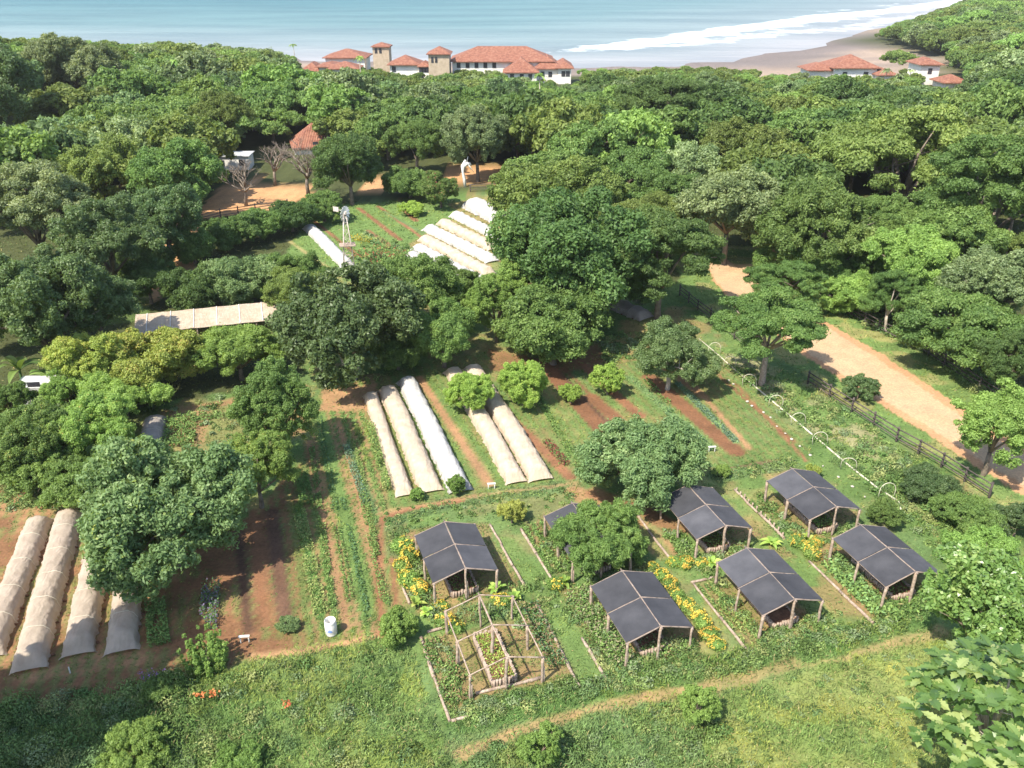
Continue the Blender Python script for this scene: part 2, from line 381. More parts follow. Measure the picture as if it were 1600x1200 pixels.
# centre field: bed strips, in garden order from left to right
ga = (-17.9)*math.pi/180; AD = np.array([math.sin(ga), math.cos(ga)]); BD = np.array([math.cos(ga), -math.sin(ga)])
PA = X*AD[0]+Y*AD[1]; PB = X*BD[0]+Y*BD[1]
mf = pmask([(470, 690), (500, 610), (700, 560), (990, 520), (1100, 545), (1130, 560), (1230, 660), (1270, 700), (1130, 730), (1000, 760), (870, 765), (740, 790), (600, 805), (610, 980), (400, 1000), (440, 800)])
lay(mf*.35, GRASS, .4, .08)
STRIPS = [  # a, b, width, colour, veg density, veg height
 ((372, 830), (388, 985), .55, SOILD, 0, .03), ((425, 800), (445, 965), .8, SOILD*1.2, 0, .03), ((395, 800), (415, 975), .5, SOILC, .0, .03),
 ((465, 790), (500, 960), .55, LUSH*1.6, 1.4, .22), ((482, 690), (545, 980), .4, SOILL*.75, .3, .06), ((500, 640), (575, 960), .7, GRASS, .6, .08), ((528, 660), (600, 930), .35, SOILL*.8, .12, .05), ((545, 690), (585, 800), .5, TEAL, .9, .16),
 ((610, 830), (620, 970), .35, SOILC, .0, .03),
 ((655, 590), (765, 757), .62, SOILL*.85, .0, .03), ((670, 590), (790, 760), .6, GRASS*.95, .7, .09), ((640, 590), (740, 757), .5, GRASS, .7, .09),
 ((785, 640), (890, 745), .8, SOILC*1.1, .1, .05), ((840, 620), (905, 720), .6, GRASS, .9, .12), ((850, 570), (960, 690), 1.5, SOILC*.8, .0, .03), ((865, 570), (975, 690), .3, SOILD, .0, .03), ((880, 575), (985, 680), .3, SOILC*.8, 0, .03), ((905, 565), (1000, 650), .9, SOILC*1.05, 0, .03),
 ((925, 620), (1010, 700), 1.1, SOILC*.85, 0, .03), ((985, 590), (1110, 700), .7, TEAL*1.25, .9, .12), ((1015, 590), (1150, 705), 1.35, SOILC*.85, .0, .03), ((1060, 600), (1150, 690), .5, TEAL*1.6, .7, .12), ((1075, 590), (1170, 700), .4, SOILL*.9, 0, .03), ((1040, 575), (1100, 620), .8, SOILL*.9, .0, .03),
 ((1110, 575), (1240, 690), .3, SOILC, .1, .04), ((1150, 600), (1260, 720), .25, SOILC*1.1, .1, .04)]
stripe = sstep(.40, .60, .5+.5*np.sin(2*math.pi*PB/.68+nA*.8)+(nC-.5)*.8-.06)
lay(rightside*stripe*.75, SOILL*.72, .3, .06); lay(rightside*(1-stripe)*.9, GRASS*1.05, 1.5, .2)
lay(lf*(1-sstep(430, 520, U))*sstep(335, 370, U)*stripe*.6, SOILC*.8, .02, .03); lay(lf*(1-sstep(430, 520, U))*(1-stripe)*sstep(.42, .55, nB)*.55, GRASS, .7, .1)
lay(mf*(1-rightside)*stripe*.25, SOILC*1.1, .15, .05); lay(mf*(1-rightside)*(1-stripe)*.3, GRASS, .8, .13)
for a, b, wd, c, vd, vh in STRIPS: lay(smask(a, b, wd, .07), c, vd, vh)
lay(pmask([(760, 545), (840, 560), (1010, 520), (1030, 560), (940, 570), (850, 590), (770, 580)])*.8, SOILC, .1)
lay(pmask([(930, 530), (1010, 520), (1010, 560), (950, 570)])*.7, DRY*.9, .8, .25)
lay(pmask([(500, 610), (590, 600), (590, 640), (500, 640)])*.9, SOILL*.95, .02)
# weedy border bands round the shelter garden
for a, b in [((600, 815), (700, 785)), ((700, 785), (870, 762)), ((870, 762), (900, 765)), ((1120, 745), (1235, 725)), ((612, 820), (620, 860))]:
    lay(smask(a, b, 1.3, .3)*.8, TEAL*.95, 1.1, .22)
for a, b in [((720, 1125), (900, 1085)), ((880, 1080), (1000, 1060)), ((1000, 1058), (1160, 1040)), ((1150, 1040), (1300, 1005)), ((1300, 1000), (1430, 965))]:
    lay(smask(a, b, 1.7, .35)*.9, LUSH*1.25, 1.3, .34)
path([(598, 990), (592, 900), (597, 810), (640, 795), (720, 782)], .45, SOILC*1.05, .0)
path([(600, 800), (740, 775), (900, 755)], .3, SOILL, .1, .3, .6)
path([(900, 770), (960, 800), (1040, 860)], 1.5, SOILL*.9, .05, .4, .85)
path([(930, 770), (1010, 800), (1060, 830)], 1.2, SOILC*1.1, .05, .4, .8)
path([(1120, 735), (1200, 722)], .3, SOILD*1.4, .0, .2, .8)
# soil inside the log-edged plots
for pl in ([(660, 1000), (700, 990), (850, 960), (892, 1050), (860, 1065), (745, 1095), (704, 1120)], [(630, 830), (655, 825), (760, 820), (820, 920), (740, 940), (650, 960)], [(905, 930), (1010, 900), (1100, 1000), (1040, 1020), (950, 1050), (880, 960)], [(1085, 915), (1200, 880), (1310, 970), (1175, 1020)], [(1100, 860), (1130, 800), (1250, 870), (1150, 880)], [(1270, 875), (1300, 850), (1480, 930), (1365, 970)], [(1190, 790), (1210, 770), (1350, 800), (1260, 850)], [(820, 830), (860, 800), (930, 850), (870, 900)]):
    lay(pmask(pl)*.55, SOILL*.75, .8, .34)
lay(smask((790, 850), (860, 930), 1.3, .15)*.85, GRASS*1.05, .7, .06); lay(smask((860, 930), (925, 1060), 1.3, .15)*.9, GRASS*1.0, .8, .05); lay(smask((1180, 850), (1300, 980), 1.2, .15)*.85, GRASS, .7, .06)
lay(smask((1010, 830), (1070, 905), .9, .2)*.6, GRASS, .6, .08)
# the strip between pipe and fence, and the slope right of the shelters
rs = pmask([(1100, 530), (1250, 590), (1560, 800), (1600, 880), (1500, 900), (1400, 800), (1280, 690)])
lay(rs*.8, GRASS*1.05, .8, .2); lay(rs*sstep(.48, .6, nB)*.6, (.34, .28, .17), .7, .2); lay(rs*sstep(.5, .65, nA)*.5, LUSH*1.2, 1., .3)
path([(1100, 1074), (1170, 1055), (1240, 1035)], .75, DRY*.6+SOILL*.35, .5, .55, .7)
# road
RPN = [(1060, 396), (1100, 405), (1115, 440), (1150, 480), (1200, 512), (1245, 548), (1300, 585), (1400, 648), (1500, 712), (1640, 800), (2200, 1120)]
RPF = [(2200, 940), (1640, 722), (1530, 655), (1420, 580), (1330, 525), (1262, 484), (1225, 440), (1190, 405), (1140, 398)]
RP = RPN+RPF
verge = pmask([(1040, 385), (1200, 385), (1290, 470), (1460, 560), (1660, 690), (1700, 850), (1560, 790), (1280, 600), (1090, 480)], .3); lay(verge*.85, GRASS*1.05, .6, .08); lay(verge*sstep(.5, .6, nB)*.6, DRY, .6)
rm = pmask(RP, .22); lay(rm, ROADE, 0, .02)
RPI = [(a, b-4-(b-400)*.03) for a, b in RPN]+[(a-4-(b-400)*.02, b+3+(b-400)*.02) for a, b in RPF]
lay(pmask(RPI, .25), ROADC, 0, .02); lay(rm*sstep(.5, .7, nB)*.25, ROADE*1.1)
lay(pmask([(1175, 400), (1215, 385), (1260, 430), (1235, 450)], .3), ROADE*1.05, 0)
lay(pmask([(1120, 396), (1210, 396), (1196, 410), (1150, 414)], .2)*.8, GRASS, .6)
# orange clearings at the back
for pl in ([(300, 345), (320, 318), (345, 290), (400, 283), (468, 287), (490, 303), (440, 325), (380, 335)], [(560, 300), (575, 278), (600, 280), (600, 298)], [(690, 282), (700, 258), (820, 256), (820, 290)], [(200, 420), (240, 365), (310, 340), (310, 420), (230, 480)]):
    lay(pmask(pl, .6), SOILL*1.15+np.array((.05, .02, 0)), 0, .02)
# upper field: lawn and bed strips
uf = pmask([(440, 420), (480, 340), (545, 318), (700, 312), (800, 300), (800, 360), (740, 470), (560, 430)])
lay(uf, GRASS*1.05, .5, .1)
for a, b, wd, c in [((490, 345), (560, 400), .5, SOILC), ((560, 325), (625, 375), .7, SOILC), ((590, 322), (660, 372), .5, SOILC*1.1), ((625, 322), (650, 345), .8, SOILC), ((450, 375), (520, 425), .5, DRY), ((575, 360), (610, 385), .6, SOILC*1.1), ((600, 330), (670, 370), .4, TEAL)]:
    lay(smask(a, b, wd, .15), c, .1, .05)
lay(pmask([(700, 320), (790, 300), (800, 350), (740, 470), (640, 400), (640, 380), (720, 335)])*.5, SOILL, .2)
lay(pmask([(150, 470), (240, 455), (230, 500), (150, 510)], .3)*.8, GRASS*.8, .5)
# middle left clearing
lay(pmask([(250, 640), (480, 600), (480, 680), (250, 700)], .5)*.8, SOILL*.8, .4); lay(pmask([(330, 640), (400, 620), (380, 700), (320, 720)], .5)*.6, GRASS, .7)
# beach
cd = coastd(X, Y)
wob = fbm(X, Y, 40, 8, 3)*14-7
bw = 44+42*sstep(40, 90, X)*(1-sstep(150, 190, X))-36*sstep(165, 205, X); lay((1-sstep(bw-6, bw+4, cd+wob)), SAND, 0); lay(1-sstep(bw*.3, bw*.55, cd+wob*.4), WETS, 0)
lay((1-sstep(bw-8, bw, cd+wob))*sstep(.55, .65, fbm(X, Y, 25, 41, 3))*.6, WETS*.9)
C = C*(1+(.44*nC[:, None]-.22)*(1-.7*rm[:, None]))
# relief
Z = Z0+(nB-.5)*.10+(nC-.5)*.04*(1-rm)
MAPN = (len(gx), len(gy))
fi = np.arange(len(gx)*len(gy)).reshape(gsh)
Fq = np.stack([fi[:-1, :-1], fi[:-1, 1:], fi[1:, 1:], fi[1:, :-1]], -1).reshape(-1, 4)
def groundmat():
    m, n, p = nm('ground_surface')
    a = N(n, 'ShaderNodeAttribute', attribute_name='col')
    f = noise(n, 5.5, 8, .75); f2 = noise(n, .7, 5, .6)
    c = mixc(n, 1.0, a.outputs['Color'], ramp(n, f, [(.25, (.6, .6, .6)), (.5, (1, 1, 1)), (.75, (1.4, 1.36, 1.3))]), 'MULTIPLY')
    c = mixc(n, .6, c, ramp(n, f2, [(.3, (.75, .8, .8)), (.7, (1.2, 1.15, 1.1))]), 'MULTIPLY')
    n.links.new(c, p.inputs['Base Color']); p.inputs['Roughness'].default_value = .95; p.inputs['Specular IOR Level'].default_value = .1
    bump(n, f, p, .7, .06); return m
GM = groundmat()
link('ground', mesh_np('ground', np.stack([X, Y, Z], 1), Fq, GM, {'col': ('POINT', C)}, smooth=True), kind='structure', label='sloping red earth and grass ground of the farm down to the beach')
# lookup into the dense map
DX0, DX1 = 14, 14+len(np.arange(-62, 78.01, .22)); DY0, DY1 = 6, 6+len(np.arange(17, 118.01, .22))
Cm = C.reshape(gsh+(3,)); VDm = VD.reshape(gsh); VHm = VH.reshape(gsh); Zm = Z.reshape(gsh); RMm = rm.reshape(gsh)
def sample(x, y):
    i = np.clip(np.round((x+62)/.22).astype(int), 0, DX1-DX0-1)+DX0; j = np.clip(np.round((y-17)/.22).astype(int), 0, DY1-DY0-1)+DY0
    return Cm[j, i], VDm[j, i], VHm[j, i], Zm[j, i]

# ---------------------------------------------------------------- sea
def seamat():
    m, n, p = nm('sea_water')
    tc = N(n, 'ShaderNodeTexCoord'); mp = N(n, 'ShaderNodeMapping'); n.links.new(tc.outputs['Object'], mp.inputs[0]); mp.inputs['Scale'].default_value = (.006, .02, 1); mp.inputs['Rotation'].default_value = (0, 0, .25)
    t = N(n, 'ShaderNodeTexNoise'); t.inputs['Scale'].default_value = 1; t.inputs['Detail'].default_value = 7; t.inputs['Roughness'].default_value = .6; n.links.new(mp.outputs[0], t.inputs['Vector'])
    a = N(n, 'ShaderNodeAttribute', attribute_name='shore')     # metres from the beach
    depth = ramp(n, rng_(n, a.outputs['Fac'], 0, 900, 0, 1), [(0, (.30, .30, .31)), (.08, (.21, .26, .27)), (.25, (.12, .21, .22)), (.6, (.055, .155, .175)), (1, (.035, .12, .15))])
    c = mixc(n, .5, depth, ramp(n, t.outputs[0], [(.38, (.62, .68, .72)), (.62, (1.25, 1.2, 1.15))]), 'MULTIPLY')
    fo = N(n, 'ShaderNodeAttribute', attribute_name='foam')
    fn = noise(n, .12, 7, .75)
    ad = N(n, 'ShaderNodeMath', operation='ADD'); n.links.new(fo.outputs['Fac'], ad.inputs[0]); n.links.new(fn, ad.inputs[1])
    n.links.new(mixc(n, rng_(n, ad.outputs[0], .82, 1.08, 0, 1), c, (.88, .9, .9)), p.inputs['Base Color'])
    p.inputs['Roughness'].default_value = .45; p.inputs['IOR'].default_value = 1.33; p.inputs['Specular IOR Level'].default_value = .3
    mp2 = N(n, 'ShaderNodeMapping'); n.links.new(tc.outputs['Object'], mp2.inputs[0]); mp2.inputs['Scale'].default_value = (.03, .12, 1)
    t2 = N(n, 'ShaderNodeTexNoise'); t2.inputs['Scale'].default_value = 1; t2.inputs['Detail'].default_value = 6; n.links.new(mp2.outputs[0], t2.inputs['Vector'])
    bump(n, t2.outputs[0], p, .8, 3.0); return m
sx = np.concatenate([[-7000, -4000, -2000, -1200, -800], np.arange(-600, 1000, 6.), [1100, 1300, 1700, 2500, 4500, 7000]])
sy = np.concatenate([[200, 260], np.arange(300, 1500, 4.), [1600, 1800, 2100, 2600, 3500, 5000, 7000, 9000]])
SX, SY = np.meshgrid(sx, sy); ssh = SX.shape; SX = SX.ravel(); SY = SY.ravel()
sd = -coastd(SX, SY)
FOAM = np.array([atz(a_, b_, SEA)[:2] for a_, b_ in [(560, 96), (700, 90), (820, 81), (950, 69), (1100, 52), (1250, 32), (1380, 17), (1480, 4), (1560, -8)]])
fd = np.full(len(SX), 1e9); fs_ = np.ones(len(SX))
for k in range(len(FOAM)-1):
    a_, b_ = FOAM[k], FOAM[k+1]; ab = b_-a_; t = np.clip(((SX-a_[0])*ab[0]+(SY-a_[1])*ab[1])/(ab@ab), 0, 1)
    dx, dy = SX-(a_[0]+t*ab[0]), SY-(a_[1]+t*ab[1]); d_ = np.hypot(dx, dy); m_ = d_ < fd; fd = np.where(m_, d_, fd); fs_ = np.where(m_, np.where(ab[0]*dy-ab[1]*dx > 0, 1., -1.), fs_)
fd = fd*fs_                                  # positive out to sea
fd = fd+(fbm(SX, SY, 70, 21, 3)-.5)*30
wdt = np.clip((SX+10)/260, .1, 1)
foam = .75*np.exp(-((fd+4)/(5+13*wdt))**2)+.42*np.exp(-((fd+42*wdt+8)/(6+10*wdt))**2)+.30*np.exp(-((fd-34)/5)**2)*sstep(.5, .62, fbm(SX, SY, 90, 3, 2))
foam = foam+(fbm(SX, SY*1.6, 11, 23, 4)-.5)*.75*(foam > .05)
foam = foam*sstep(-20, 70, SX)+.10*(fbm(SX, SY, 14, 77, 3) > .66)*(fd > 60)*0
swell = np.exp(-((fd-4)/8)**2)*.8
fi = np.arange(len(SX)).reshape(ssh)
link('sea', mesh_np('sea', np.stack([SX, SY, SEA+swell], 1), np.stack([fi[:-1, :-1], fi[:-1, 1:], fi[1:, 1:], fi[1:, :-1]], -1).reshape(-1, 4), seamat(), {'foam': ('POINT', foam), 'shore': ('POINT', np.clip(sd, 0, 2000))}, smooth=True), kind='structure', label='turquoise sea with white surf rolling onto the beach')
# ---------------------------------------------------------------- foliage
def unit(a): return a/np.maximum(np.linalg.norm(a, axis=-1, keepdims=True), 1e-9)
def leaf_geo(P, Nn, L, W, rng, T=None, fold=False):
    n = len(P); L = np.broadcast_to(L, (n,))[:, None]; W = np.broadcast_to(W, (n,))[:, None]
    if T is None: T = rng.normal(size=(n, 3))
    B = unit(np.cross(Nn, T)); T = unit(np.cross(B, Nn))
    V = np.empty((n, 4, 3)); V[:, 0] = P-T*L*.5; V[:, 1] = P+B*W*.5+T*L*.05; V[:, 2] = P+T*L*.5-Nn*L*.12; V[:, 3] = P-B*W*.5+T*L*.05
    return V.reshape(-1, 3), np.arange(4*n).reshape(-1, 4)
def clumps(kind, R, Rz, rng):
    c = []; r = []; zf = 1.
    if kind == 'umbrella':
        k = 46
        for i in range(k):
            a = i*2.39996+rng.uniform(-.4, .4); q = math.sqrt((i+.5)/k)*.88
            lay_ = rng.choice([0, 0, -.35, -.75])
            c.append((q*R*math.cos(a), q*R*math.sin(a), Rz*(.75*(1-q*q)+lay_*.7+rng.uniform(-.12, .12)))); r.append(R*rng.uniform(.15, .26))
        zf = .42
    elif kind == 'shoots':
        for i in range(40):
            a = rng.uniform(0, 6.28); q = math.sqrt(rng.uniform(0, 1))*.75; h = rng.uniform(.55, 1.05)*(1-q*.35)
            for s in range(4): c.append((q*R*math.cos(a)*(1+.1*s), q*R*math.sin(a)*(1+.1*s), Rz*(-.9+1.8*h*s/3.))); r.append(R*.17*(1.15-.2*s))
        zf = 1.3
    elif kind == 'hedge':
        for i in range(44):
            c.append((rng.uniform(-.85, .85)*R, rng.uniform(-.55, .55)*R*.7, Rz*rng.uniform(-.7, .75))); r.append(R*rng.uniform(.14, .26))
    elif kind == 'open':
        for i in range(60):
            d = unit(rng.normal(size=3)); d[2] = abs(d[2])*1.15-.45; q = rng.uniform(.4, .98)
            c.append((d[0]*R*q, d[1]*R*q, d[2]*Rz*q)); r.append(R*rng.uniform(.13, .26))
        zf = .8
    else:
        nl = {'round': 7, 'dense': 9, 'lumpy': 6}[kind]; lobes = []
        for i in range(nl):          # a crown is several uneven sub-crowns
            z = (-.6 if kind == 'dense' else -.4)+1.35*((i+.5)/nl); z = min(z, .8); a = i*2.39996+rng.uniform(-.6, .6); q = math.sqrt(max(0, 1-z*z)); s = rng.uniform(.38, .60)
            lobes.append((q*math.cos(a)*s, q*math.sin(a)*s, z*s*.9, rng.uniform(.30, .50)*{'round': 1., 'dense': 1.05, 'lumpy': 1.12}[kind]))
        lobes.append((0, 0, .1, .55))
        for (lx_, ly_, lz_, lr_) in lobes:
            m = int(34*lr_)+3
            for i in range(m):
                d = unit(rng.normal(size=3)+np.array([lx_, ly_, lz_])*1.6+[0, 0, .25]); e = rng.uniform(.72, 1.0)
                c.append(((lx_+d[0]*lr_*e)*R, (ly_+d[1]*lr_*e)*R, (lz_+d[2]*lr_*e)*Rz)); r.append(R*rng.choice([.07, .10, .13, .17, .22])*rng.uniform(.9, 1.15))
        zf = min(1.0, .35+.75*Rz/R)
    return np.array(c), np.array(r), zf
def crown_mesh(kind, R, Rz, mat, L, seed, cov=1.15, aspect=.5, maxn=60000, spray=0., extra=None):
    """many small leaves over a few dozen boughs of uneven size"""
    rng = np.random.default_rng(seed)
    c, r, zf = clumps(kind, R, Rz, rng)
    # secondary sprigs break the outline of each bough
    cc = []; rr = []; cid = []
    for i in range(len(c)):
        m = 8
        d = unit(rng.normal(size=(m, 3))+[0, 0, .35]); cc.append(c[i]+d*r[i]*np.array([1, 1, zf])*.78); rr.append(r[i]*rng.uniform(.28, .55, m)); cid += [i]*m
    cc = np.vstack(cc); rr = np.concatenate(rr); cid = np.array(cid)
    area = 4*math.pi*rr**2*.8
    n = area*cov/(L*L*aspect*.55); tot = n.sum()
    if tot > maxn: n = n*maxn/tot; L = L*math.sqrt(tot/maxn)
    k = rng.poisson(n); idx = np.repeat(np.arange(len(cc)), k)
    d = unit(rng.normal(size=(len(idx), 3))+[0, 0, .25])
    P = cc[idx]+d*rr[idx, None]*rng.uniform(.55, 1.15, (len(idx), 1))*np.array([1, 1, max(zf, .6)])
    stray = rng.random(len(idx)) < .06
    P[stray] += unit(rng.normal(size=(stray.sum(), 3)))*rr[idx[stray], None]*.7
    Nn = unit(d+rng.normal(size=d.shape)*.62+[0, 0, .25])
    T = None
    if spray: T = d*[1, 1, .2]+rng.normal(size=d.shape)*(1-spray)
    V, Fc = leaf_geo(P, Nn, L*rng.uniform(.65, 1.35, len(P)), L*aspect*rng.uniform(.7, 1.3, len(P)), rng, T)
    cr = rng.random(len(c)); sr = rng.random(len(cc))
    lf_ = .5+.5*np.sin(cc[idx, 0]/R*2.3+seed)*np.cos(cc[idx, 1]/R*2.1-seed)
    v = np.clip(.22*cr[cid[idx]]+.24*sr[idx]+.16*lf_+.38*rng.random(len(idx)), 0, 1)
    mats = [mat]; mi = None
    if extra:      # (material, share, upper part only)
        mats.append(extra[0]); sel = (rng.random(len(idx)) < extra[1]*4*(sr[idx] > .72)) & (d[:, 2] > -.1); mi = sel.astype(int)
    me = mesh_np('crown', V, Fc, mats, {'v': ('FACE', v)}, midx=mi)
    return me, c
def trunk_mesh(h, R, Rz, c, mat, seed, r0=None, limbs=7, lean=(0, 0), multi=1):
    rs = random.getstate(); random.seed(seed)
    b = MB(); r0 = r0 or max(.06, R*.05)
    sel = random.sample(range(len(c)), min(limbs, len(c)))
    for s in range(multi):
        ox, oy = (0, 0) if multi == 1 else (random.uniform(-.3, .3), random.uniform(-.3, .3))
        fork = Vector((lean[0]*.5+ox*3, lean[1]*.5+oy*3, max(h*.45, h-Rz*.75)))
        rr = r0/(multi**.5)
        b.tube([(ox, oy, -.3), (ox, oy, 0), fork*.5+Vector((random.uniform(-.1, .1)*r0*4+ox, oy, 0)), fork], [rr*1.5, rr*1.25, rr, rr*.85], 8, .06)
        for k, i in enumerate(sel):
            if k % multi != s: continue
            e = Vector(c[i])+Vector((0, 0, h)); e = fork.lerp(e, .92); mid = fork.lerp(e, .5)+Vector((random.uniform(-.1, .1)*R, random.uniform(-.1, .1)*R, Rz*.12))
            b.tube([fork, mid, e], [rr*.55, rr*.36, rr*.14], 6, .06)
            for _ in range(2):
                q = mid.lerp(e, random.uniform(.1, .6)); e2 = q+Vector((random.uniform(-.3, .3)*R, random.uniform(-.3, .3)*R, random.uniform(.05, .3)*Rz)); b.tube([q, e2], [rr*.2, rr*.07], 5)
    random.setstate(rs)
    return b.mesh('trunk', mat)
PLACED = []          # x, y, crown radius
def tree(name, label, cat, cx, cy, rx, ry, kind='round', leaf='mid', trunk=2., L=None, cov=1.15, aspect=.5, group=None, bark=None, lean=(0, 0), limbs=7, spray=0., extra=None, r0=None, multi=1, keep=True, yf=1., maxn=110000):
    trunk = trunk*(.62 if trunk > .6 else 1)
    h = trunk+2
    for _ in range(8):
        p = g(cx, cy, h); D = proj(*p)[2]; R = rx*D/F
        dep = math.atan2(CAMH-p[2], math.hypot(p[0], p[1])); vv = ry*D/F
        Rz = math.sqrt(max(vv*vv-(R*math.sin(dep))**2, (.38*R)**2))/math.cos(dep); Rz = min(Rz, 1.35*R)
        h = trunk+Rz*.85
    base = (p[0], p[1], tz(p[0], p[1])-.05)
    L = L*.56 if L else max(.10, 2.1*D/F)
    seed = int(abs(cx*7+cy*13+rx))
    root = empty(name, base, random.uniform(0, 6.28), label=label, cat=cat, group=group)
    me, c = crown_mesh(kind, R, Rz, LM[leaf], L, seed, cov, aspect, maxn, spray, extra)
    crown = link('crown' if trunk > .6 else 'foliage', me, root, (0, 0, h))
    tm = trunk_mesh(h, R, Rz, c, bark or BARK, seed, r0, limbs, lean, multi)
    link('trunk' if trunk > .6 else 'stem', tm, root)
    if keep: PLACED.append((p[0], p[1], R))
    if kind == 'hedge': root.rotation_euler = (0, 0, 0)
    return root

# --- trees standing in and round the garden
T = tree
T('spreading_tree', 'large pale green round tree overhanging the two right row covers at lower left', 'tree', 258, 792, 135, 112, 'dense', 'sage', 1.6, L=.20, extra=(LM['rust'], .01))
T('vine_tree', 'low yellow green tree tangled with pinkish vines right of the large pale round tree', 'tree', 400, 735, 68, 62, 'lumpy', 'bright', 1.2, L=.18, extra=(LM['rust'], .05))
T('leafy_tree', 'tall glossy green tree at the shaded head of the lower left beds', 'tree', 432, 640, 68, 92, 'dense', 'mid', 1.0, L=.2, aspect=.6)
T('dark_tree', 'dark blackish green tree with drooping branches at the end of the long pale roof', 'tree', 542, 512, 108, 98, 'dense', 'deep', .5, L=.24, cov=1.5, limbs=14, bark=BARKP, multi=2, extra=None)
T('fork_tree', 'grey green open tree with pale forked trunk below the upper field', 'tree', 635, 450, 96, 78, 'open', 'mid', 2.2, L=.24, bark=BARKP, limbs=14, multi=2)
T('low_tree', 'dark low tree on a short trunk just above the centre row covers', 'tree', 692, 520, 70, 54, 'round', 'mid', 1.4, L=.2)
T('bright_tree', 'bright fresh green tree wedged left of the huge dark central tree', 'tree', 775, 468, 48, 66, 'dense', 'bright', 1.5, L=.22)
T('large_tree', 'huge dark green central tree between the upper field and the road', 'tree', 882, 392, 140, 104, 'dense', 'dark', 3.5, L=.30, bark=BARKP)
T('large_tree', 'olive yellow tree behind the huge central tree beside the white upper covers', 'tree', 862, 300, 98, 56, 'dense', 'olive', 3, L=.32)
T('garden_tree', 'green tree with curled twigs and a bare short trunk above the brown beds', 'tree', 866, 506, 98, 68, 'dense', 'mid', 1.4, L=.21)
T('layered_tree', 'layered flat topped tree right of the huge central tree, before the road', 'tree', 1035, 400, 98, 86, 'umbrella', 'dark', 3.2, L=.28, bark=BARK, cov=1.5)
T('layered_tree', 'thin yellowish green layered tree behind the road fork', 'tree', 1010, 345, 85, 45, 'open', 'olive', 4, L=.3)
T('understory_tree', 'low green tree filling the gap under the dark drooping tree', 'tree', 620, 545, 48, 34, 'dense', 'mid', .8, L=.2)
T('understory_tree', 'small olive tree between the long pale roof and the fork trunk tree', 'tree', 465, 455, 52, 40, 'lumpy', 'olive', .8, L=.24)
T('understory_tree', 'round tree above the grey row cover in deep shade', 'tree', 960, 430, 70, 50, 'dense', 'dark', 1.6, L=.24)
T('understory_tree', 'leafy tree filling the space between the fork trunk tree and the bright tree', 'tree', 700, 450, 46, 40, 'dense', 'mid', .8, L=.22)
T('shrubby_tree', 'loose dark green twiggy tree at the top end of the row of hoops', 'tree', 1048, 550, 72, 66, 'open', 'deep', .5, L=.2, bark=BARKP, cov=1.3, limbs=10)
T('lone_tree', 'lone tree with a straight brown trunk by the pipe and hoops', 'tree', 1203, 510, 92, 58, 'umbrella', 'mid', 4.6, L=.21, bark=LOGM, limbs=10, r0=.22, cov=1.5)
T('roadside_tree', 'small layered tree at the near kerb of the road just behind the lone tree', 'tree', 1225, 445, 62, 42, 'umbrella', 'mid', 2, L=.24, cov=1.5)
T('mango_tree', 'big round grey green tree standing between the brown beds and the shelters', 'tree', 1003, 712, 98, 80, 'dense', 'sage', .7, L=.2, cov=1.35, spray=.5, aspect=.42)
T('feathery_tree', 'feathery light green tree half hiding a shelter', 'tree', 940, 842, 76, 60, 'dense', 'mid', .25, L=.34, aspect=.2, spray=.6, cov=1.3)
T('bush_tree', 'lime green round bush straddling the two right centre row covers', 'bush', 737, 613, 40, 34, 'dense', 'lime', .5, L=.17, group='lime green clipped bushes')
T('bush_tree', 'lime green round bush just right of the centre row covers', 'bush', 817, 594, 45, 40, 'dense', 'lime', .5, L=.17, group='lime green clipped bushes')
T('bush_tree', 'smallest lime green bush among the brown beds', 'bush', 892, 614, 19, 17, 'dense', 'lime', .2, L=.15, group='lime green clipped bushes')
T('bush_tree', 'lime green bush farthest right among the brown beds', 'bush', 950, 588, 28, 28, 'dense', 'lime', .4, L=.16, group='lime green clipped bushes')
T('umbrella_tree', 'wide umbrella tree overhanging the far fence and road on the right', 'tree', 1525, 520, 118, 72, 'umbrella', 'mid', .9, L=.26, cov=1.6)
T('roadside_tree', 'leafy tree growing over the near end of the road at right edge', 'tree', 1560, 660, 78, 84, 'open', 'bright', 1.6, L=.26, aspect=.6, cov=1.4)
T('roadside_tree', 'small fine leaved tree with pale double trunk by the far fence', 'tree', 1400, 455, 48, 48, 'open', 'mid', 2.6, L=.2, bark=BARKP, multi=2, r0=.16)
T('roadside_shrub', 'dark palmate shrub on the grass verge between near fence and road', 'shrub', 1343, 603, 30, 24, 'open', 'deep', .2, L=.22, aspect=.35, spray=.7)
T('sprawling_shrub', 'sprawling bright green shrub on the slope behind the far fence', 'shrub', 1335, 462, 55, 34, 'lumpy', 'bright', .3, L=.22)
T('sprawling_shrub', 'bright green creeper mound left of the small double trunk tree', 'shrub', 1290, 430, 50, 30, 'lumpy', 'mid', .5, L=.24)
T('bigleaf_tree', 'tall big leaved tree right of the shelters at the edge of the picture', 'tree', 1532, 948, 100, 108, 'dense', 'big', 1.2, L=.42, aspect=.62, cov=1.2)
T('pale_shrub', 'pale yellow green billowing shrub behind the right hand shelter', 'shrub', 1535, 868, 66, 44, 'lumpy', 'bright', .3, L=.2, group=None)
T('flame_shrub', 'yellow olive shrub with reddish leaf tips left end of the long pale roof', 'shrub', 148, 562, 72, 56, 'lumpy', 'rust', 1.2, L=.24, aspect=.6)
T('flame_shrub', 'yellow green bushy tree with orange tips in front of the long pale roof', 'shrub', 235, 562, 86, 54, 'lumpy', 'rust', 1.0, L=.24, aspect=.6)
T('feathery_shrub', 'feathery blue green shrub right before the long pale roof', 'shrub', 372, 552, 74, 46, 'lumpy', 'bright', .6, L=.16, aspect=.3, spray=.5)
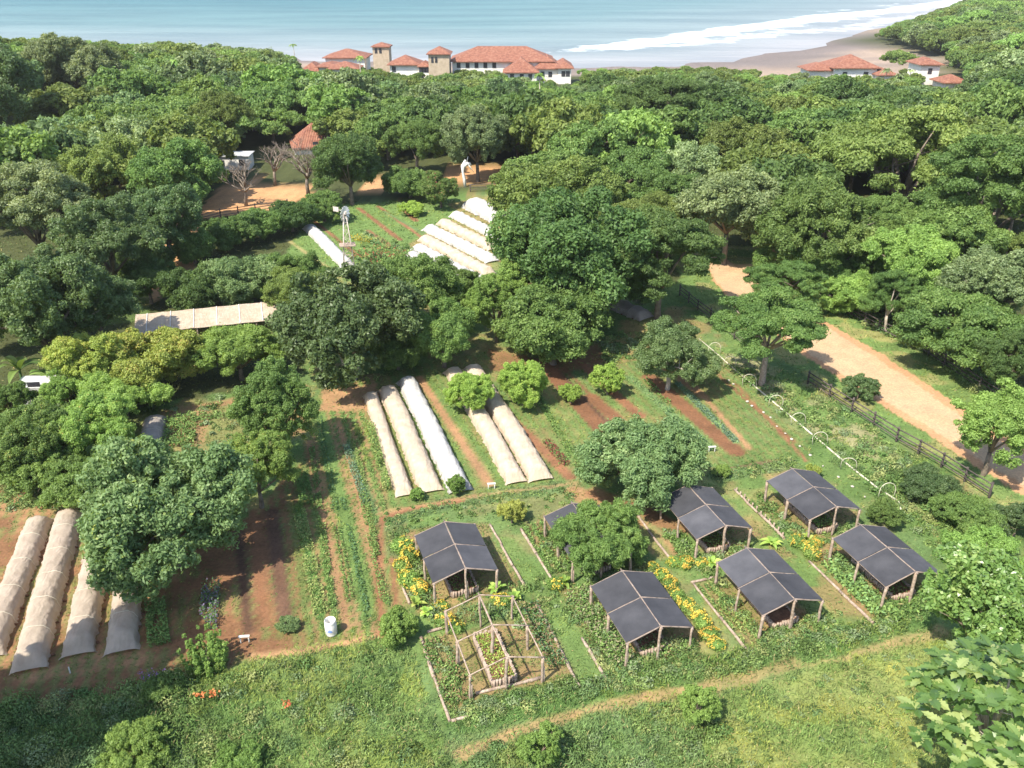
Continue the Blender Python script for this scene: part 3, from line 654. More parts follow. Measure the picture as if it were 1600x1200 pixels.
T('feathery_shrub', 'feathery bright mound below the flame coloured shrubs', 'shrub', 190, 615, 70, 42, 'lumpy', 'bright', .8, L=.17, aspect=.35, spray=.5)
T('feathery_shrub', 'small green shrub hiding most of the little hut at left', 'shrub', 100, 610, 36, 34, 'lumpy', 'bright', .7, L=.17, aspect=.4, keep=False)
T('feathery_shrub', 'tangled green mound at left edge above the row covers', 'shrub', 45, 690, 80, 62, 'lumpy', 'mid', .8, L=.19, aspect=.4, extra=(LM['rust'], .02))
T('feathery_shrub', 'tangled green mound left of the grey single row cover', 'shrub', 150, 668, 78, 60, 'lumpy', 'bright', .8, L=.19, aspect=.4, extra=(LM['rust'], .02))
T('feathery_shrub', 'dense green thicket just above the heads of the left row covers', 'shrub', 95, 745, 80, 36, 'lumpy', 'mid', .2, L=.19, aspect=.4)
T('feathery_shrub', 'dark leafy shrub at the left edge before the banana plants', 'shrub', 12, 628, 40, 34, 'lumpy', 'mid', .5, L=.17, aspect=.4, keep=False)
T('orchard_tree', 'clipped dark olive hedge tree at left behind the long pale roof', 'tree', 305, 450, 62, 42, 'dense', 'dark', .5, L=.24, group='hedge trees behind the long pale roof')
T('orchard_tree', 'clipped dark olive hedge tree in the middle behind the long pale roof', 'tree', 375, 436, 66, 42, 'dense', 'sage', .5, L=.24, group='hedge trees behind the long pale roof')
T('orchard_tree', 'twiggy hedge tree farthest right behind the long pale roof', 'tree', 455, 424, 60, 42, 'open', 'mid', 1.0, L=.24, bark=BARKP, group='hedge trees behind the long pale roof')
for i, (a, b_, q, s_) in enumerate([(225, 410, 44, 30), (300, 385, 40, 28), (355, 362, 44, 30), (408, 348, 42, 28), (455, 338, 42, 26), (505, 322, 38, 26)]):
    T('hedge_shrub', ['lowest glossy hedge shrub beside the dark woodland at upper left', 'second glossy hedge shrub from the left below the orange clearing', 'third glossy hedge shrub, right below the orange clearing', 'fourth glossy hedge shrub, under the right end of the clearing', 'fifth glossy hedge shrub left of the wind pump', 'glossy hedge shrub directly behind the wind pump'][i], 'shrub', a, b_, q, s_, 'dense', 'mid' if i % 2 else 'dark', .3, L=.3, group='glossy hedge left of the upper field')
T('hedge_shrub', 'large rounded hedge shrub at the back of the upper field', 'shrub', 640, 285, 46, 26, 'dense', 'mid', .3, L=.34)
T('hedge_shrub', 'hedge shrub with reddish flowers left of the farthest white cover', 'shrub', 688, 298, 38, 28, 'lumpy', 'mid', .3, L=.3, extra=(LM['petal_r'], .03))
T('salad_shrub', 'light green leafy clump at the back of the upper field', 'shrub', 643, 325, 22, 13, 'lumpy', 'lime', .1, L=.25)
T('dense_tree', 'tall dark tree right of the grey bare trees', 'tree', 545, 255, 60, 56, 'dense', 'dark', 2.5, L=.36)
T('dense_tree', 'tall silvery tree beside the leaning bleached trunk', 'tree', 745, 215, 55, 58, 'dense', 'grey', 3, L=.36)
T('dense_tree', 'bushy tree under the silvery tree', 'tree', 650, 222, 55, 40, 'lumpy', 'mid', 3, L=.36)
# left woodland, the near dark side
LW = [(60, 480, 110, 90, 'lumpy', 'deep', 'darkest wide tree at left edge above the flame coloured shrubs'), (50, 330, 105, 80, 'umbrella', 'grey', 'silvery green feathery tree at left edge'), (165, 370, 95, 85, 'open', 'deep', 'dark tree with drooping boughs right of the silvery feathery tree'), (270, 275, 70, 62, 'dense', 'mid', 'blue green tree left of the orange clearing'), (255, 340, 62, 58, 'dense', 'deep', 'shaded round tree below left of the orange clearing'), (165, 275, 75, 60, 'lumpy', 'olive', 'olive crowned tree in the left woodland'), (60, 235, 70, 45, 'lumpy', 'olive', 'yellow olive tree at left behind the silvery feathery tree'), (90, 175, 45, 28, 'dense', 'bright', 'bright fresh green dome in the left woodland'), (-30, 150, 90, 80, 'lumpy', 'deep', 'dark tree cut by the left edge below the sea'), (115, 105, 70, 45, 'lumpy', 'grey', 'silvery dark tree high in the left woodland'), (230, 440, 50, 34, 'lumpy', 'dark', 'small dark shrub in the shaded hollow at left'), (340, 190, 60, 45, 'lumpy', 'olive', 'olive tree over the white wall'), (150, 480, 70, 50, 'lumpy', 'deep', 'shaded tree right of the darkest left tree')]
for cx, cy_, a, b_, k, l, lab in LW: T('woodland_tree', lab, 'tree', cx, cy_, a, b_, k, l, 4 if b_ > 40 else 1, L=None, group='trees of the left woodland', maxn=90000)
RW = [(1420, 255, 150, 85, 'umbrella', 'olive', 'giant spreading tree with pale limbs in the right woodland'), (1560, 300, 120, 100, 'umbrella', 'mid', 'giant spreading tree at the right edge'), (1290, 345, 105, 70, 'open', 'mid', 'broad tree with showing limbs below the giant spreading tree'), (1140, 320, 85, 62, 'dense', 'grey', 'pale grey green tree above the road fork'), (1160, 235, 75, 45, 'lumpy', 'olive', 'olive tree behind the pale grey green tree'), (1195, 205, 32, 25, 'dense', 'bright', 'small vivid green dome in the right woodland'), (1040, 300, 60, 40, 'dense', 'mid', 'green tree behind the layered trees'), (1430, 400, 75, 50, 'lumpy', 'bright', 'rich green tree above the double trunk tree'), (1560, 440, 90, 60, 'lumpy', 'grey', 'pale leaved tree on the right edge above the umbrella tree'), (1240, 395, 55, 38, 'lumpy', 'mid', 'green tree right of the road fork'), (1330, 400, 60, 38, 'open', 'mid', 'loose green tree above the creeper mound'), (1490, 365, 80, 50, 'dense', 'mid', 'round green tree under the two giant spreading trees'), (1370, 345, 62, 46, 'lumpy', 'mid', 'bushy green tree left below the giant spreading tree'), (1590, 400, 60, 44, 'lumpy', 'olive', 'olive tree at the right edge below the giant tree'), (1470, 455, 60, 40, 'lumpy', 'bright', 'fresh green tree behind the umbrella tree'), (1590, 560, 60, 50, 'lumpy', 'dark', 'dark tree cut by the right edge above the road'), (1035, 165, 75, 50, 'umbrella', 'dark', 'dark dome shaped tree right of the villa')]
for cx, cy_, a, b_, k, l, lab in RW: T('woodland_tree', lab, 'tree', cx, cy_, a, b_, k, l, 5 if b_ > 45 else 2, L=None, group='trees of the right woodland', bark=BARKM, limbs=14, maxn=100000, cov=1.4)
# foreground breadfruit with lobed leaves
def lobed(mb, c, d, up, L, W):
    d = Vector(d).normalized(); up = Vector(up).normalized(); s = d.cross(up).normalized(); up = s.cross(d)
    prof = [(0, .04), (.12, .3), (.2, .52), (.27, .34), (.38, .6), (.46, .40), (.58, .58), (.66, .34), (.76, .44), (.84, .2), (1.0, 0)]
    o = Vector(c); mid = [o+d*L*t-up*(t*t)*L*.28 for t, _ in prof]
    vs = []; fs = []
    for (t, q), m in zip(prof, mid): vs += [m+s*W*q+up*W*q*.25, m, m-s*W*q+up*W*q*.25]
    for i in range(len(prof)-1): fs += [(3*i, 3*i+3, 3*i+4, 3*i+1), (3*i+1, 3*i+4, 3*i+5, 3*i+2)]
    mb.add(vs, fs, False)
def breadfruit(label, cx, cy_, h, rx, n, leaf, seed):
    random.seed(seed); p = g(cx, cy_, h); D = proj(*p)[2]; R = rx*D/F
    root = empty('breadfruit_tree', (p[0], p[1], tz(p[0], p[1])-.05), 0, label=label, cat='tree')
    mb = MB(); tips = []
    for i in range(n):
        a = i*2.39996; q = math.sqrt((i+.5)/n); z = (1-q*q)*R*.75+random.uniform(-.3, .2)*R
        tips.append(Vector((q*R*math.cos(a), q*R*math.sin(a), z)))
    vals = []
    for tp in tips:
        out = Vector((tp.x, tp.y, R*.5)).normalized()
        for k in range(9):
            a = k*2.39996+random.uniform(-.3, .3); dd = (Vector((math.cos(a), math.sin(a), random.uniform(-.1, .35)))+out*.5).normalized()
            f0 = len(mb.f); lobed(mb, tp+Vector([random.uniform(-.08, .08) for _ in range(3)]), dd, (out.x*.3, out.y*.3, 1), random.uniform(.42, .72), random.uniform(.26, .36))
            vv = random.random()**1.4; vals += [vv]*(len(mb.f)-f0)
    me = mb.mesh('crown', LM[leaf]); a = me.attributes.new('v', 'FLOAT', 'FACE'); a.data.foreach_set('value', np.array(vals, np.float32))
    link('crown', me, root, (0, 0, h))
    link('trunk', trunk_mesh(h, R, R*.7, np.array([list(t) for t in tips]), BARKP, seed, .16, 16), root)
    PLACED.append((p[0], p[1], R)); random.seed(seed+1)
breadfruit('big lobed leaf tree filling the bottom right corner of the picture', 1555, 1120, 5.5, 120, 95, 'big', 5)

# --- bare trees
def bare(label, bx, by, H, seed, mat, name='bare_tree', cat='tree', spread=.8, cnt=8):
    random.seed(seed); p = g(bx, by); root = empty(name, (p[0], p[1], tz(p[0], p[1])-.05), 0, label=label, cat=cat, group=None)
    t = MB(); tw = MB()
    def grow(mb, a, d, L, r, lev):
        e = a+d*L; m = a+d*L*.5+Vector([random.uniform(-.06, .06)*L for _ in range(3)])
        mb.tube([a, m, e], [r, r*.8, r*.55], 6 if lev < 2 else 4, 0)
        if lev >= 4: return
        for _ in range(3 if lev else cnt):
            nd = (d+Vector([random.uniform(-1, 1)*spread*1.6 for _ in range(2)]+[random.uniform(-.1, .5)])).normalized()
            grow(tw, e.lerp(a, random.uniform(0, .35)), nd, L*random.uniform(.55, .8), r*.5, lev+1)
    grow(t, Vector((0, 0, 0)), Vector((0.05, 0, 1)), H*.3, H*.028, 0)
    link('trunk', t.mesh('trunk', mat), root); link('branches', tw.mesh('branches', mat), root)
    PLACED.append((p[0], p[1], 3))
bare('leafless grey brown tree left in front of the orange clearing edge', 385, 322, 10, 3, BARKM)
bare('leafless silvery tree at the right end of the orange clearing', 482, 306, 11.5, 4, BARKM)
bare('leafless thin tree between the white wall and the orange roof', 430, 290, 10, 9, BARKM)
# leaning bleached trunk
def bleached():
    p = g(727, 292); root = empty('bleached_trunk', tuple(p), 0, label='bleached white dead tree trunk with a forked bent top by the upper field', cat='dead tree')
    b = MB(); b.tube([(0, 0, -.2), (-.1, 0, 1.2), (-.3, 0, 2.2), (-.25, .1, 3.0), (.1, .1, 3.9)], [.2, .22, .2, .34, .12], 9, .2)
    b.tube([(-.3, 0, 2.7), (.2, .1, 3.3), (.7, .2, 3.4), (1.0, .2, 3.0)], [.2, .28, .16, .05], 8, .1)
    link('trunk', b.mesh('trunk', WHITEP), root)
    b = MB()
    for q in ((.9, .1, 2.4), (1.3, 0, 2.1), (.5, 0, 4.4)): b.tube([(.3, .1, 3.6), q], [.09, .03], 6, .1)
    link('branch', b.mesh('branch', WHITEP), root)
bleached()
# banana like plants
def frondplant(name, label, cat, px, py, n, L, W, leaf, group=None, stem=.3, arch=.9, seed=None):
    rng = random.Random(seed or int(px*3+py)); p = g(px, py)
    root = empty(name, tuple(p), rng.uniform(0, 6), label=label, cat=cat, group=group)
    b = MB(); vals = []
    for i in range(n):
        a = i*2.39996; el = rng.uniform(.5, 1.3); d = Vector((math.cos(a)*math.cos(el), math.sin(a)*math.cos(el), math.sin(el))); s = Vector((-math.sin(a), math.cos(a), 0))
        o = Vector((0, 0, stem)); LL = L*rng.uniform(.7, 1.1); pts = []; K = 6
        for k in range(K+1):
            t = k/K; pts.append(o+d*LL*t-Vector((0, 0, 1))*LL*arch*t*t*.6)
        ww = [.12, .7, 1, .95, .8, .5, .03]; vs = []
        for k, q in enumerate(pts): vs += [q+s*W*ww[k]*.5+Vector((0, 0, W*.12*ww[k])), q, q-s*W*ww[k]*.5+Vector((0, 0, W*.12*ww[k]))]
        fs = []
        for k in range(K): fs += [(3*k, 3*k+3, 3*k+4, 3*k+1), (3*k+1, 3*k+4, 3*k+5, 3*k+2)]
        f0 = len(b.f); b.add(vs, fs); vals += [rng.random()]*(len(b.f)-f0)
    me = b.mesh('leaf_rosette', LM[leaf]); a = me.attributes.new('v', 'FLOAT', 'FACE'); a.data.foreach_set('value', np.array(vals, np.float32))
    link('leaf_rosette', me, root)
    s = MB(); s.tube([(0, 0, -.1), (.02*stem, 0, stem*.5), (0, 0, stem+.1)], [max(W*.22, .02*stem), .15*W+.01*stem, W*.14], 7, .1); link('stem', s.mesh('stem', BARKP if stem > 3 else LM['mid']), root)
    return root
frondplant('banana_plant', 'banana plant with tall upright leaf at left edge below the dark trees', 'plant', 40, 612, 9, 3.0, .62, 'mid', stem=1.8)
frondplant('banana_plant', 'shorter banana plant right of the tall one at left edge', 'plant', 82, 612, 8, 2.6, .6, 'mid', stem=1.3)
for i, (a, b_, st, lab) in enumerate([(1378, 152, 6.5, 'leftmost palm before the beach houses'), (1398, 154, 5.5, 'middle palm before the beach houses'), (1416, 150, 6, 'right palm before the beach houses, nearest the small house'), (462, 108, 8, 'palm left of the lower villa by the sea'), (566, 148, 9, 'palm rising from the woodland below the small tower'), (842, 200, 10, 'palm standing in the woodland above the huge central tree'), (285, 180, 10, 'palm poking out of the left woodland')]):
    frondplant('palm_tree', lab, 'palm', a, b_, 22, 2.6, .5, 'grey' if i < 3 else 'bright', 'palms near the coast', stem=st, arch=1.4)
FP = [(882, 915, 'broad leaved plant below the feathery tree'), (1262, 848, 'broad leaved plant with yellow flowers below the rear right shelter'), (1205, 852, 'broad leaved plant beside the shelter under the mango tree'), (775, 925, 'broad leaved plant at the back corner of the bare frame'), (805, 938, 'second broad leaved plant behind the bare frame'), (668, 962, 'broad leaved plant left of the bare frame'), (1112, 884, 'broad leaved plant at the corner post of the middle shelter'), (650, 948, 'broad leaved plant under the yellow flowers at left shelter')]
for i, (a, b_, lab) in enumerate(FP): frondplant('broadleaf_plant', lab, 'plant', a, b_, 13, .85, .24, 'lime', 'broad leaved plants round the shelters', stem=.15)

# --- small shrubs
SH = [('shrub', 'bright upright shrub of leafy shoots beside the dirt path at lower left', 318, 1012, 36, 38, 'shoots', 'bright', .1, .14), ('shrub', 'dark round shrub at the back left corner of the bare frame plot', 622, 978, 34, 32, 'dense', 'bright', .1, .15), ('shrub', 'narrow upright bright shrub in the lower right meadow', 1095, 1103, 32, 44, 'lumpy', 'bright', .1, .13), ('shrub', 'round green shrub at the bottom edge of the meadow', 842, 1170, 40, 40, 'lumpy', 'bright', .1, .14), ('shrub', 'yellowish leaved little shrub above the feathery tree', 800, 800, 24, 22, 'lumpy', 'yellow', .1, .14), ('shrub', 'small shrub at the foot of the whitest row cover', 713, 757, 15, 19, 'dense', 'bright', .05, .12), ('shrub', 'tiny shrub between the ends of two cream row covers', 652, 771, 13, 12, 'dense', 'bright', .05, .12), ('shrub', 'dark tangled shrub right of the white pipe end, under the fence', 1450, 760, 50, 26, 'lumpy', 'deep', .1, .17), ('shrub', 'green mounded shrub right of the dark tangled fence shrub', 1515, 800, 55, 30, 'lumpy', 'mid', .1, .17), ('shrub', 'dark twiggy shrub at right edge by the fence end', 1590, 815, 40, 32, 'lumpy', 'deep', .1, .17), ('shrub', 'young shrub beside the last hoop', 1385, 800, 30, 24, 'lumpy', 'mid', .1, .15), ('shrub', 'silvery flowering shrub at the foot of the seedling bed', 450, 975, 18, 14, 'dense', 'sage', .05, .12), ('shrub', 'leafy shrub at lower edge of the left meadow', 372, 1188, 40, 20, 'lumpy', 'bright', .1, .15), ('shrub', 'pale leaved weed shrub in the bottom left meadow', 215, 1168, 56, 18, 'lumpy', 'bright', .05, .15), ('shrub', 'purple flecked shrub by the dirt path at lower left', 255, 1075, 34, 20, 'lumpy', 'mid', .05, .13), ('shrub', 'small dark shrub below the mango tree toward the road', 1130, 735, 16, 12, 'lumpy', 'bright', .05, .14), ('shrub', 'reddish seed head clump beside the rear right shelter', 1272, 735, 12, 12, 'lumpy', 'rust', .05, .14)]
for nme, lab, a, b_, q, s_, k, l, tr, L_ in SH: T('garden_shrub', lab, 'shrub', a, b_, q, s_, k, l, tr, L=L_, keep=False)
# --- yellow flower clumps round the shelters
YF = [(628, 858, 18), (640, 875, 17), (630, 890, 15), (640, 912, 18), (655, 925, 15), (695, 975, 15), (712, 985, 13), (690, 950, 12), (783, 942, 15), (868, 918, 14), (1035, 905, 14), (1048, 918, 14), (1058, 935, 15), (1072, 950, 15), (1085, 963, 16), (1097, 980, 17), (1108, 997, 17), (1120, 1012, 15), (1052, 882, 14), (1070, 884, 14), (1095, 886, 12), (1245, 852, 15), (1262, 862, 15), (1275, 850, 12), (1268, 872, 13), (1020, 888, 9)]
yp = []
for s in range(3):
    rng = np.random.default_rng(50+s); n = 1500
    d = unit(rng.normal(size=(n, 3))+[0, 0, .4]); P = d*rng.uniform(.5, 1.05, (n, 1))*[.5, .5, .38]+[0, 0, .32]+rng.normal(size=(n, 3))*.04
    V_, F_ = leaf_geo(P, unit(d+rng.normal(size=(n, 3))*.6), .11*rng.uniform(.6, 1.4, n), .05, rng)
    m1 = mesh_np('foliage', V_, F_, LM['bright'], {'v': ('FACE', rng.random(n))})
    n = 420; d = unit(rng.normal(size=(n, 3))*[1, 1, .6]+[0, 0, 1]); hd = rng.random(n) < .9
    P = d*rng.uniform(.95, 1.18, (n, 1))*[.5, .5, .42]+[0, 0, .34]
    q = fbm(P[:, 0]+s*9, P[:, 1], .22, 5+s, 2) > .56; P = P[q]; d = d[q]
    V_, F_ = leaf_geo(P, unit(d+rng.normal(size=P.shape)*.5), .09, .08, rng)
    m2 = mesh_np('blossoms', V_, F_, LM['petal_y'], {'v': ('FACE', rng.random(len(P)))}); yp.append((m1, m2))
near = {0: 'left of the front left shelter', 6: 'at the upper left corner of the bare frame', 8: 'behind the bare frame', 9: 'below the feathery tree', 10: 'right of the central front shelter', 18: 'between feathery tree and mango shelter', 21: 'below the rear right shelter', 25: 'tucked behind the central front shelter'}
cur = ''
ordn = ['first', 'second', 'third', 'fourth', 'fifth', 'sixth', 'seventh', 'eighth', 'ninth', 'tenth']
keys = sorted(near); 
for i, (a, b_, r_) in enumerate(YF):
    k0 = max(k for k in keys if k <= i); p = g(a, b_); s = r_*proj(*p)[2]/F/.5
    grpn = [k for k in keys if k > k0][:1] or [len(YF)]
    lab = 'yellow flowering clump '+near[k0] if grpn[0]-k0 == 1 else ordn[i-k0]+' yellow flowering clump from the top '+near[k0]
    root = empty('flower_clump', tuple(p), i*1.3, label=lab, cat='flowers', group='yellow flower clumps round the shelters'); root.scale = (s*random.uniform(.8, 1.15), s*random.uniform(.8, 1.15), s*random.uniform(.6, .9))
    m1, m2 = yp[i % 3]; link('foliage', m1, root); link('blossoms', m2, root)
for i, (a, b_) in enumerate([(313, 1086), (333, 1084), (450, 1102)]):
    p = g(a, b_, .45); rng = np.random.default_rng(i); n = 26
    V_, F_ = leaf_geo(rng.normal(size=(n, 3))*[.13, .13, .05], unit(rng.normal(size=(n, 3))+[0, 0, 1.5]), .13, .1, rng)
    root = empty('flower_clump', (p[0], p[1], 0), 0, label=['left of the two orange flower heads in the lower left meadow', 'right of the two orange flower heads in the lower left meadow', 'single orange flower head in the middle of the lower meadow'][i], cat='flowers')
    link('blossoms', mesh_np('blossoms', V_, F_, LM['petal_o'], {'v': ('FACE', rng.random(n))}), root, (0, 0, .5))
    s = MB(); [s.tube([(0, 0, 0), (random.uniform(-.12, .12), random.uniform(-.12, .12), .5)], [.012, .008], 4) for _ in range(5)]; link('stem', s.mesh('stem', LM['mid']), root)

# ---------------------------------------------------------------- shelters
GA = math.radians(18.3)          # garden turned to the left of the view
BEAMM = simple('grey_pole', [(.25, (.15, .11, .09)), (.75, (.36, .29, .24))], 6, .9, .5, .02)
def beam(mb, a, b, r=.045): mb.log(a, b, r*.82, 4, .1, .012, 7)
def shelter(FLx, label, bare_=False, wL=(3.37, 4.28), he=1.5, hr=2.03, seed=1, bed=True, group='timber shade shelters'):
    random.seed(seed); W, L = wL
    p = FLx
    root = empty('timber_frame' if bare_ else 'shade_shelter', (p[0], p[1], 0), GA, label=label, cat='frame' if bare_ else 'shelter', group=None if bare_ else group)
    xs = [0, W/2, W]; ys = [0, L/2, L]
    for j, y in enumerate(ys):
        for i, x in enumerate(xs):
            top = hr if i == 1 else he
            m = MB(); jx, jy = random.uniform(-.07, .07), random.uniform(-.07, .07)
            m.log((x+jx, y+jy, -.2), (x, y, top+random.uniform(-.05, .04)), random.uniform(.06, .085), 5, .14, .03)
            if random.random() < .3: m.log((x+jx+.1, y+jy, -.1), (x+.06, y, top*.6), .04, 3)
            link('post', m.mesh('post', LOGM), root)
    ov = .12
    m = MB(); beam(m, (W/2, -ov*1.3, hr), (W/2, L+ov*1.6, hr), .055); link('ridge_beam', m.mesh('ridge_beam', BEAMM if not bare_ else LOGM), root)
    for x in (0, W):
        m = MB(); beam(m, (x, -ov, he-.02), (x, L+ov, he-.02), .045); link('eave_beam', m.mesh('eave_beam', BEAMM if not bare_ else LOGM), root)
    for y in ys:
        for x in (0, W):
            m = MB(); sx_ = -.1 if x == 0 else .1
            beam(m, (x+sx_, y, he-.03), (W/2, y+random.uniform(-.02, .02), hr+.03), .045 if y == 0 else .04); link('rafter', m.mesh('rafter', BEAMM if not bare_ else LOGM), root)
    if not bare_:
        for s_ in (0, 1):
            for j in (0, 1):
                nx, ny = 10, 12; vs = []; fs = []
                x0, x1 = (0-.06, W/2-.03) if s_ == 0 else (W+.06, W/2+.03); y0, y1 = ys[j]+.035, ys[j+1]-.035
                wr = random.uniform(0, 9); sgd = random.uniform(.03, .13)
                for a in range(nx+1):
                    for b_ in range(ny+1):
                        u, v_ = a/nx, b_/ny; sag = -sgd*16*u*(1-u)*v_*(1-v_)*random.uniform(.93, 1.07)
                        zz = he+(hr-he)*u+.03+sag*.7+.008*math.sin(u*23+wr)*math.sin(v_*5+wr)
                        vs.append((x0+(x1-x0)*u, y0+(y1-y0)*v_, zz))
                for a in range(nx):
                    for b_ in range(ny):
                        i = a*(ny+1)+b_; q = (i, i+1, i+ny+2, i+ny+1); fs.append(q if s_ else q[::-1])
                m = MB(); m.add(vs, fs, True); pn = link('shade_panel', m.mesh('shade_panel', NETM), root)
    return root
def local(p, x, y, z=0):
    c_, s_ = math.cos(GA), math.sin(GA); return Vector((p[0]+x*c_-y*s_, p[1]+x*s_+y*c_, z))
def raised_bed(label, p, x0, x1, y0, y1, h, seed, crop=None, group='raised beds under the shelters', rz=GA):
    random.seed(seed); o = local(p, x0, y0); root = empty('raised_bed', o, rz, label=label, cat='raised bed', group=group); w_, l_ = x1-x0, y1-y0
    for (a, b_) in (((0, 0), (w_, 0)), ((0, l_), (w_, l_)), ((0, 0), (0, l_)), ((w_, 0), (w_, l_))):
        m = MB(); n = int(math.hypot(b_[0]-a[0], b_[1]-a[1])/.14)
        for k in range(n):        # upright half logs side by side
            t = (k+.5)/n; x = a[0]+(b_[0]-a[0])*t; y = a[1]+(b_[1]-a[1])*t
            m.log((x, y, -.05), (x+random.uniform(-.02, .02), y+random.uniform(-.02, .02), h+random.uniform(-.04, .05)), .065, 2, .1, 0, 7)
        link('log_side', m.mesh('log_side', LOGM), root)
    m = MB(); nx, ny = 5, 12; vs = []; fs = []
    for i in range(nx+1):
        for j in range(ny+1): vs.append((w_*i/nx, l_*j/ny, h*.75+random.uniform(-.03, .04)))
    for i in range(nx):
        for j in range(ny): k = i*(ny+1)+j; fs.append((k, k+ny+1, k+ny+2, k+1))
    m.add(vs, fs, True); link('soil', m.mesh('soil', SOIL), root)
    if crop:
        rng = np.random.default_rng(seed); n = int(w_*l_*220*crop[1]); P = np.stack([rng.uniform(.08, w_-.08, n), rng.uniform(.1, l_-.1, n), h*.8+rng.uniform(0, crop[2], n)], 1)
        V_, F_ = leaf_geo(P, unit(rng.normal(size=(n, 3))*.7+[0, 0, 1]), .11, .07, rng)
        link('crop_leaves', mesh_np('crop', V_, F_, LM[crop[0]], {'v': ('FACE', rng.random(n))}), root, kind='stuff')
def fl(px, py, z=1.5): q = atz(px, py, z); return (q[0], q[1])
SHL = {'A': (678, 912), 'B': (980.5, 1005.3), 'E': (1193, 961.7), 'F': (1385.4, 917.5), 'D': (1265.8, 812.5), 'C': (1090, 843), 'G': None}
pA, pB, pE, pF, pD, pC = [fl(*SHL[k]) for k in 'ABEFDC']
q = atz(852, 808, 1.5); _L = local((q[0], q[1]), 0, -4.2); pG = (_L.x, _L.y)
shelter(pA, 'black netted timber shelter farthest left, behind the bare frame', seed=11)
shelter(pB, 'black netted timber shelter front and centre, right of the bare frame', seed=12)
shelter(pE, 'black netted timber shelter in the front row between the centre and far right ones', seed=13)
shelter(pF, 'black netted timber shelter farthest right', seed=14)
shelter(pD, 'black netted timber shelter at the back right nearest the white pipe', seed=15)
shelter(pC, 'black netted timber shelter partly under the mango tree', seed=16)
shelter(pG, 'black netted timber shelter mostly hidden by the feathery tree', seed=17)
pH = fl(734.7, 1055, 1.5)
shelter(pH, 'open timber roof frame without netting, front left of the shelters', True, (3.45, 4.4), seed=18)
raised_bed('low log edged bed inside the bare timber frame with pale lettuce', pH, 1.15, 2.3, .35, 3.6, .42, 21, ('lime', .8, .12), None)
for k_, pp, cr in (('far left shelter', pA, ('mid', .5, .1)), ('central front shelter', pB, ('deep', .4, .1)), ('shelter between the centre and far right ones', pE, None), ('far right shelter', pF, ('mid', .4, .1)), ('back right shelter', pD, ('mid', 1.2, .22)), ('shelter partly under the mango tree', pC, ('mid', 1.2, .25)), ('shelter hidden by the feathery tree', pG, None)):
    raised_bed('log edged bed in the shade under the '+k_, pp, 1.0, 2.4, .35, 3.7, .38, 30+len(k_), cr)
# --- log edging of the plots
def edging(label, a, b, r=.075, ver=False, grp='log edging of the plots'):
    random.seed(int(a[0]*3+b[1])); A_, B_ = g(*a), g(*b); root = empty('log_edging', tuple(A_), 0, label=label, cat='log edging', group=grp)
    d = Vector(B_-A_); L = d.length; d.normalize(); n = max(1, int(L/1.9))
    for k in range(n):
        s = d*(L*k/n+.03)+Vector((random.uniform(-.05, .05), random.uniform(-.05, .05), .07)); e = d*(L*(k+1)/n-.02)+Vector((random.uniform(-.05, .05), random.uniform(-.05, .05), .07+random.uniform(-.02, .03)))
        m = MB(); m.log(s, e, r*random.uniform(.85, 1.15), 5, .12, .02, 8); link('log', m.mesh('log', LOGM), root)
    if ver:
        for k in range(int(L/.45)):
            m = MB(); q = d*(.45*k+.2); m.log(q+Vector((.08, 0, -.1)), q+Vector((.08, 0, .28+random.uniform(-.06, .08))), .05, 2, .1, 0); link('stake', m.mesh('stake', LOGM), root)
ED = [('long log edging on the left side of the bare frame plot', (657.7, 998), (701, 1130)), ('log edging casting a dark shadow right of the bare frame', (840, 948), (905, 1075)), ('log edging right of the far left shelter', (766, 821), (822, 922)), ('log edging between the yellow flowers and the front middle shelter', (1084, 914), (1171, 1023)), ('log edging between the front middle and far right shelters', (1264, 877), (1363, 975)), ('log edging between mango tree and the shelter under it', (984, 790), (1048, 876)), ('log edging left of the central front shelter', (908, 998), (950, 1064)), ('faint log edging left of the feathery tree plot', (814, 828), (862, 908)), ('short log edging left of the far left shelter by the yellow flowers', (628, 918), (641, 946)), ('front cross log of the bare timber frame', (742, 1085), (849, 1060)), ('cross log at the back of the front middle shelter plot', (1080, 912), (1117, 902)), ('short log at the corner of the bare frame plot', (703, 1128), (732, 1120)), ('short weathered cross log behind the bare frame plot', (668, 990), (700, 980))]
for l, a, b_ in ED: edging(l, a, b_)
edging('log edging with upright stakes left of the back right shelter', (1146, 765), (1226, 843), ver=True)

